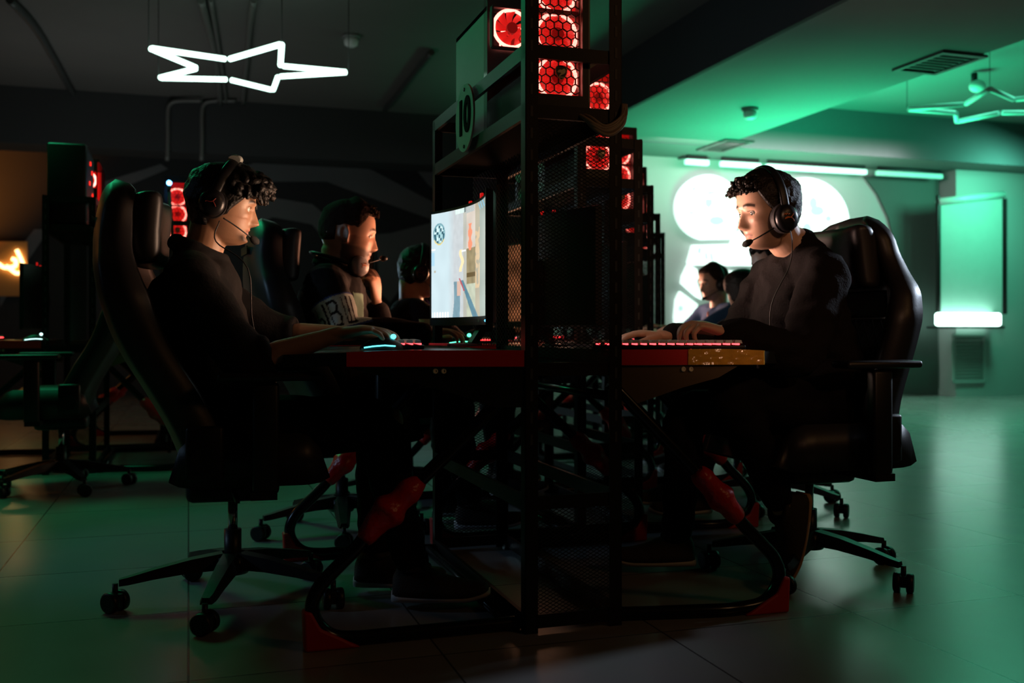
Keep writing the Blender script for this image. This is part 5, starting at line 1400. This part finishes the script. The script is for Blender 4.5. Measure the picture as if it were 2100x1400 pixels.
# headset resting round his neck
nk = Jn['nk']
r = thing('headset', 'black headset with pale cups resting round the neck of the man in the lettered jacket', 'headset', hub, RL1)
mb = MB(); C = [nk+Vector((-.0+.095*math.cos(a), .098*math.sin(a), .035-.03*math.cos(a))) for a in [math.radians(60+240*i/24) for i in range(25)]]
mb.tube(C, .007, 10, hint=(0,0,1), ry=.014); mb.build('headband', blk_plastic, r)
for sg in (-1, 1):
    c = nk+Vector((.085, sg*.080, .01)); n = Vector((.55, sg*.8, .1)).normalized()
    mb = MB(); mb.tube([c-n*.022, c-n*.02, c-n*.002, c], [.036,.042,.043,.038], 24); e = mb.build('ear_cushion', blk_plastic, r)
    mb = MB(); mb.tube([c, c+n*.012, c+n*.022, c+n*.027, c+n*.029], [.040,.039,.032,.020,.003], 24); mb.build('ear_cup', mat('pale grey cup', (.42,.40,.40), .3), e)
    if sg < 0:
        mb = MB(); u = n.cross(Vector((0,0,1))).normalized(); w = n.cross(u)
        for l in XLOGO['lines']: mb.tube([c+n*.0285+u*a*.7-w*b*.7 for a, b in l], .0018, 6)
        mb.build('logo', logo_or, e)
c = nk+Vector((.085, -.070, .01)); m0 = Vector(J(786, 530, -.02))
mb = MB(); mb.tube(crom([c, c.lerp(m0, .4)+Vector((.0,-.02,0)), m0], 8), .0025, 8); b_ = mb.build('microphone_boom', blk_plastic, r)
mb = MB(); mb.ball(m0, .013, sc=(1.3,1,.9)); mb.build('microphone', blk_plastic, b_)
# ---- generic typing pose for the rest
def typing(J, headpx, headpy, fx=0., hs=1., yaw=0., pitch=.1, wl=(.50,.10), wr=(.50,-.16), **kw):
    h = J(headpx, headpy, 0); sx = h[0]-.05; sz = h[2]-.205*hs
    kw0 = kw; d = dict(head=h, hs=hs, yaw=yaw, pitch=pitch, neck=(sx+.005, 0, sz+.055), chest=(sx-.03, 0, sz-.09), pelvis=(min(.05, sx-.03), 0, .57), shL=(sx, .185, sz), shR=(sx, -.185, sz),
        wrL=(wl[0], wl[1], .80), wrR=(wr[0], wr[1], .80), hL=dict(d=(1,-.1,.15), n=(-.15,0,1), t=1, c=(35,45,25)), hR=dict(d=(1,.05,.12), n=(-.1,0,1), t=-1, c=(30,40,25)),
        anL=(.48,.13,.10), anR=(.44,-.14,.10)); d.update(kw); return d
# L2
hub = HUBL2; rz = math.radians(14); J = Jf(hub, rz)
P = typing(J, 862, 558, hs=1.0, pitch=.2, wl=(.45,.1), wr=(.47,-.16))
lk = dict(skin=(.60,.36,.24), top=black_knit, topname='sweater', trouser=denim, shoe=shoe_blk, sole=sole_grey, thick=.018, seed=10)
L2 = person('person in a black top and headset, partly hidden by the bright monitor', hub, rz, P, lk, vox=.006, cvox=.012)
make_hair(L2['root'], L2['HM'], hair_black, lineB, thB, seed=15, rough=.005)
headset('black headset on the third left side player, beside the bright monitor', hub, rz, L2['HM'], -1, logo=YLOGO, hair=.012)
mb = MB(); nk = L2['J']['nk']; mb.tube([nk+Vector((.06,-.05,.01)), nk+Vector((.10,-.06,-.05)), nk+Vector((.12,-.07,-.12))], [.012,.014,.010], 10); mb.build('lanyard', mat('blue purple lanyard', (.10,.06,.45), .6), L2['root'])
# R3: far player in the blue sweater
hub = HUBR+STEP*3+Vector((-.06,-.2,0)); rz = TH+PI; J = Jf(hub, rz)
P = typing(J, 1462, 580, hs=1.02, pitch=.12, yaw=.12, wrL=(.70,.17,.825), wrR=(.60,-.2,.81))
lk = dict(skin=(.60,.36,.24), top=navy, topname='sweater', trouser=denim, shoe=shoe_blk, sole=sole_grey, thick=.02, seed=20, cuffL=.55, cuffR=.55, beard=(.12,.07,.05,.4))
R3 = person('person in a navy blue sweater, far on the right against the glowing panels', hub, rz, P, lk, vox=.006, cvox=.012)
make_hair(R3['root'], R3['HM'], hair_mid, lambda p: .068 if abs(p) < .7 else (.068-(abs(p)-.7)/.5*.05 if abs(p) < 1.2 else (.015 if abs(p) < 1.9 else -.04)), lambda p, z: .006+.010*max(0, (z-.03)/.08), seed=21, rough=.004)
hs_ = headset('black headset with a pale cup centre on the far player in the blue sweater', hub, rz, R3['HM'], 1, logo=dict(lines=[[(-.006,.006),(.006,.006),(.008,-.004),(-.004,-.006),(-.006,.006)]], w=.004, mat=logo_or), hair=.010)
mb = MB(); c = R3['J']['che']; 
for a, b in (((.135,.03,.10),(.145,.05,.04)), ((.14,.035,.07),(.14,.065,.075)), ((.145,.05,.04),(.14,.03,.0))): mb.tube([c+Vector(a), c+Vector(b)], .006, 8)
mb.build('chest_print', mat('orange chest print', (.6,.15,.04), .6), R3['top'])
# R1: mostly hidden behind the black sweater player
hub = HUBR+STEP; J = Jf(hub, rz)
P = typing(J, 1584, 545, hs=1.0, pitch=.15, yaw=.0, wl=(.36,.12), wr=(.38,-.2))
R1 = person('person almost hidden behind the black sweater player, face showing under the microphone', hub, rz, P, dict(skin=(.60,.38,.28), top=black_knit, topname='sweater', trouser=denim, shoe=shoe_blk, sole=sole_grey, seed=30), vox=.006, cvox=.013)
make_hair(R1['root'], R1['HM'], hair_brown, lineB, thB, seed=31)
# R2: only dark hair in view
hub = HUBR+STEP*2; J = Jf(hub, rz)
P = typing(J, 1522, 600, hs=1.0, pitch=.2, yaw=-1.5, wl=(.55,.1), wr=(.55,-.2))
R2 = person('person with black hair turned away, between the blue sweater player and the black sweater', hub, rz, P, dict(skin=(.55,.34,.24), top=black_knit, topname='sweater', trouser=denim, shoe=shoe_blk, sole=sole_grey, seed=40), vox=.006, cvox=.013)
make_hair(R2['root'], R2['HM'], hair_black, lambda p: lineB(p)-.01, lambda p, z: thB(p, z)+.006, seed=41)
# ================================================================ light, camera, exposure
def area(name, loc_, size, col, power, aim, size_y=None, spread=180):
    l = bpy.data.lights.new(name, 'AREA'); l.energy = power; l.color = col; l.shape = 'RECTANGLE'; l.size = size; l.size_y = size_y or size; l.spread = math.radians(spread)
    o = bpy.data.objects.new(name, l); COL.objects.link(o); o.location = loc_
    d = Vector(aim)-Vector(loc_); o.rotation_euler = d.to_track_quat('-Z', 'Y').to_euler(); return o
def spot(name, loc_, col, power, aim, ang=60, blend=.5, r=.05):
    l = bpy.data.lights.new(name, 'SPOT'); l.energy = power; l.color = col; l.spot_size = math.radians(ang); l.spot_blend = blend; l.shadow_soft_size = r
    o = bpy.data.objects.new(name, l); COL.objects.link(o); o.location = loc_
    d = Vector(aim)-Vector(loc_); o.rotation_euler = d.to_track_quat('-Z', 'Y').to_euler(); return o
def point(name, loc_, col, power, r=.05):
    l = bpy.data.lights.new(name, 'POINT'); l.energy = power; l.color = col; l.shadow_soft_size = r
    o = bpy.data.objects.new(name, l); COL.objects.link(o); o.location = loc_; return o
GREEN = (.03, 1., .42); MINT = (.68, 1., .88)
# green wash thrown at the sign wall and its ceiling by the strip lamps
area('wall_wash', room(6.2, 9.2, 2.72), 3.2, (.95, 1., .95), 32, room(6.2, 10.3, 1.6), .3)
a = area('green_uplight', room(5.9, 8.4, 1.0), 1.6, GREEN, 140, room(5.9, 8.4, 3.2), 1.2, spread=125)
a = area('green_floor_wash', room(7.4, 6.6, 3.1), 2.5, (.14, 1., .58), 60, room(6.6, 6.2, 0), 2.5, spread=130)
area('pillar_wash', room(9.2, 8.9, 2.7), .5, (.15, 1., .60), 30, room(8.9, 10.0, 1.5), .5)
area('green_ceiling_left', room(-1.2, 6.0, 3.2), 1.4, (.04, 1., .38), 19, room(-.1, 5.0, .3), 1.0, spread=120)
area('front_warm_lamp', room(3.6, -.8, 2.9), .7, (1., .50, .20), 9, room(1.6, 2.9, .6), .5)
spot('left_cool_lamp', Vector((-4.4, 2.6, 1.9)), (.42, .68, 1.), 60, Vector((-1.3, 3.6, .65)), 34, .6, .15)
spot('front_warm_fill', room(1.5, -1.4, 2.3), (1., .52, .30), 75, Vector((.80, 3.05, 1.0)), 16, .7, .12)  # added warm fill on the sweater player's face, no fixture there
spot('right_cool_lamp', Vector((4.3, 4.9, 2.1)), (.70, .82, 1.), 420, Vector((1.28, 3.15, .95)), 17, .7, .15)
area('left_cool_fill', room(-.6, 8.8, .7), 1.6, (.80, .97, .95), 10, room(-.6, 10.2, 3.2), 1.2, spread=150)  # added upward fill to lift the dark left background, no fixture
area('orange_corner', room(-2.6, 12.1, 1.7), .8, (1., .30, .04), 32, room(-3.2, 12.8, 3.0), .8, spread=140)
area('orange_floor', room(-2.9, 8.0, 2.4), .8, (1., .32, .05), 20, room(-3.6, 7.9, 0), .8)
# the light the screens throw on the people in front of them
def screen_light(k, side, col, power, face):
    if side == 0: p = loc(k, (-.23, .43, 1.02)); n = -E1
    else: p = loc(k, (RW+.25, RL-.43, 1.02)); n = E1
    area('screen_glow', p, .36, col, power, face, .26, spread=95)
screen_light(0, 0, (1., .60, .38), 1.7, world(L0['HM'], L0['root'].location, RL_).translation)
screen_light(1, 0, (1., .42, .24), 2.2, world(L1['HM'], L1['root'].location, RL1).translation)
screen_light(2, 0, (1., .42, .22), 3, world(L2['HM'], L2['root'].location, RL1).translation)
screen_light(0, 1, (1., .60, .47), 2.9, world(R0['HM'], R0['root'].location, RR_).translation)
screen_light(3, 1, (1., .50, .35), 3, world(R3['HM'], R3['root'].location, RR_).translation)
area('screen_glow', locL(0, (RW+.32, .62, 1.02)), .4, (.55, .85, 1.), 9, locL(0, (RW+1.5, .2, .9)), .28, spread=120)
w = bpy.data.worlds.new('World'); SC.world = w; w.use_nodes = True
w.node_tree.nodes['Background'].inputs['Color'].default_value = (.004, .005, .005, 1); w.node_tree.nodes['Background'].inputs['Strength'].default_value = 1
cam = bpy.data.cameras.new('Camera'); co = bpy.data.objects.new('Camera', cam); COL.objects.link(co); SC.camera = co
co.location = (0, 0, CH); co.rotation_euler = (PI/2, 0, 0)
cam.sensor_width = 36; cam.lens = 36*F/2100; cam.shift_y = -(700-CY)/2100; cam.clip_start = .05; cam.clip_end = 60
cam.dof.use_dof = True; cam.dof.focus_distance = 2.95; cam.dof.aperture_fstop = 2.8
vs = SC.view_settings; SC.display_settings.display_device = 'sRGB'
vs.view_transform = 'Standard'; vs.look = 'None'; vs.gamma = 1; vs.use_curve_mapping = False; vs.exposure = 0.
SC.cycles.use_denoising = True; SC.cycles.max_bounces = 6; SC.cycles.sample_clamp_indirect = 4; SC.cycles.caustics_reflective = False; SC.cycles.caustics_refractive = False
SC.cycles.transparent_max_bounces = 12
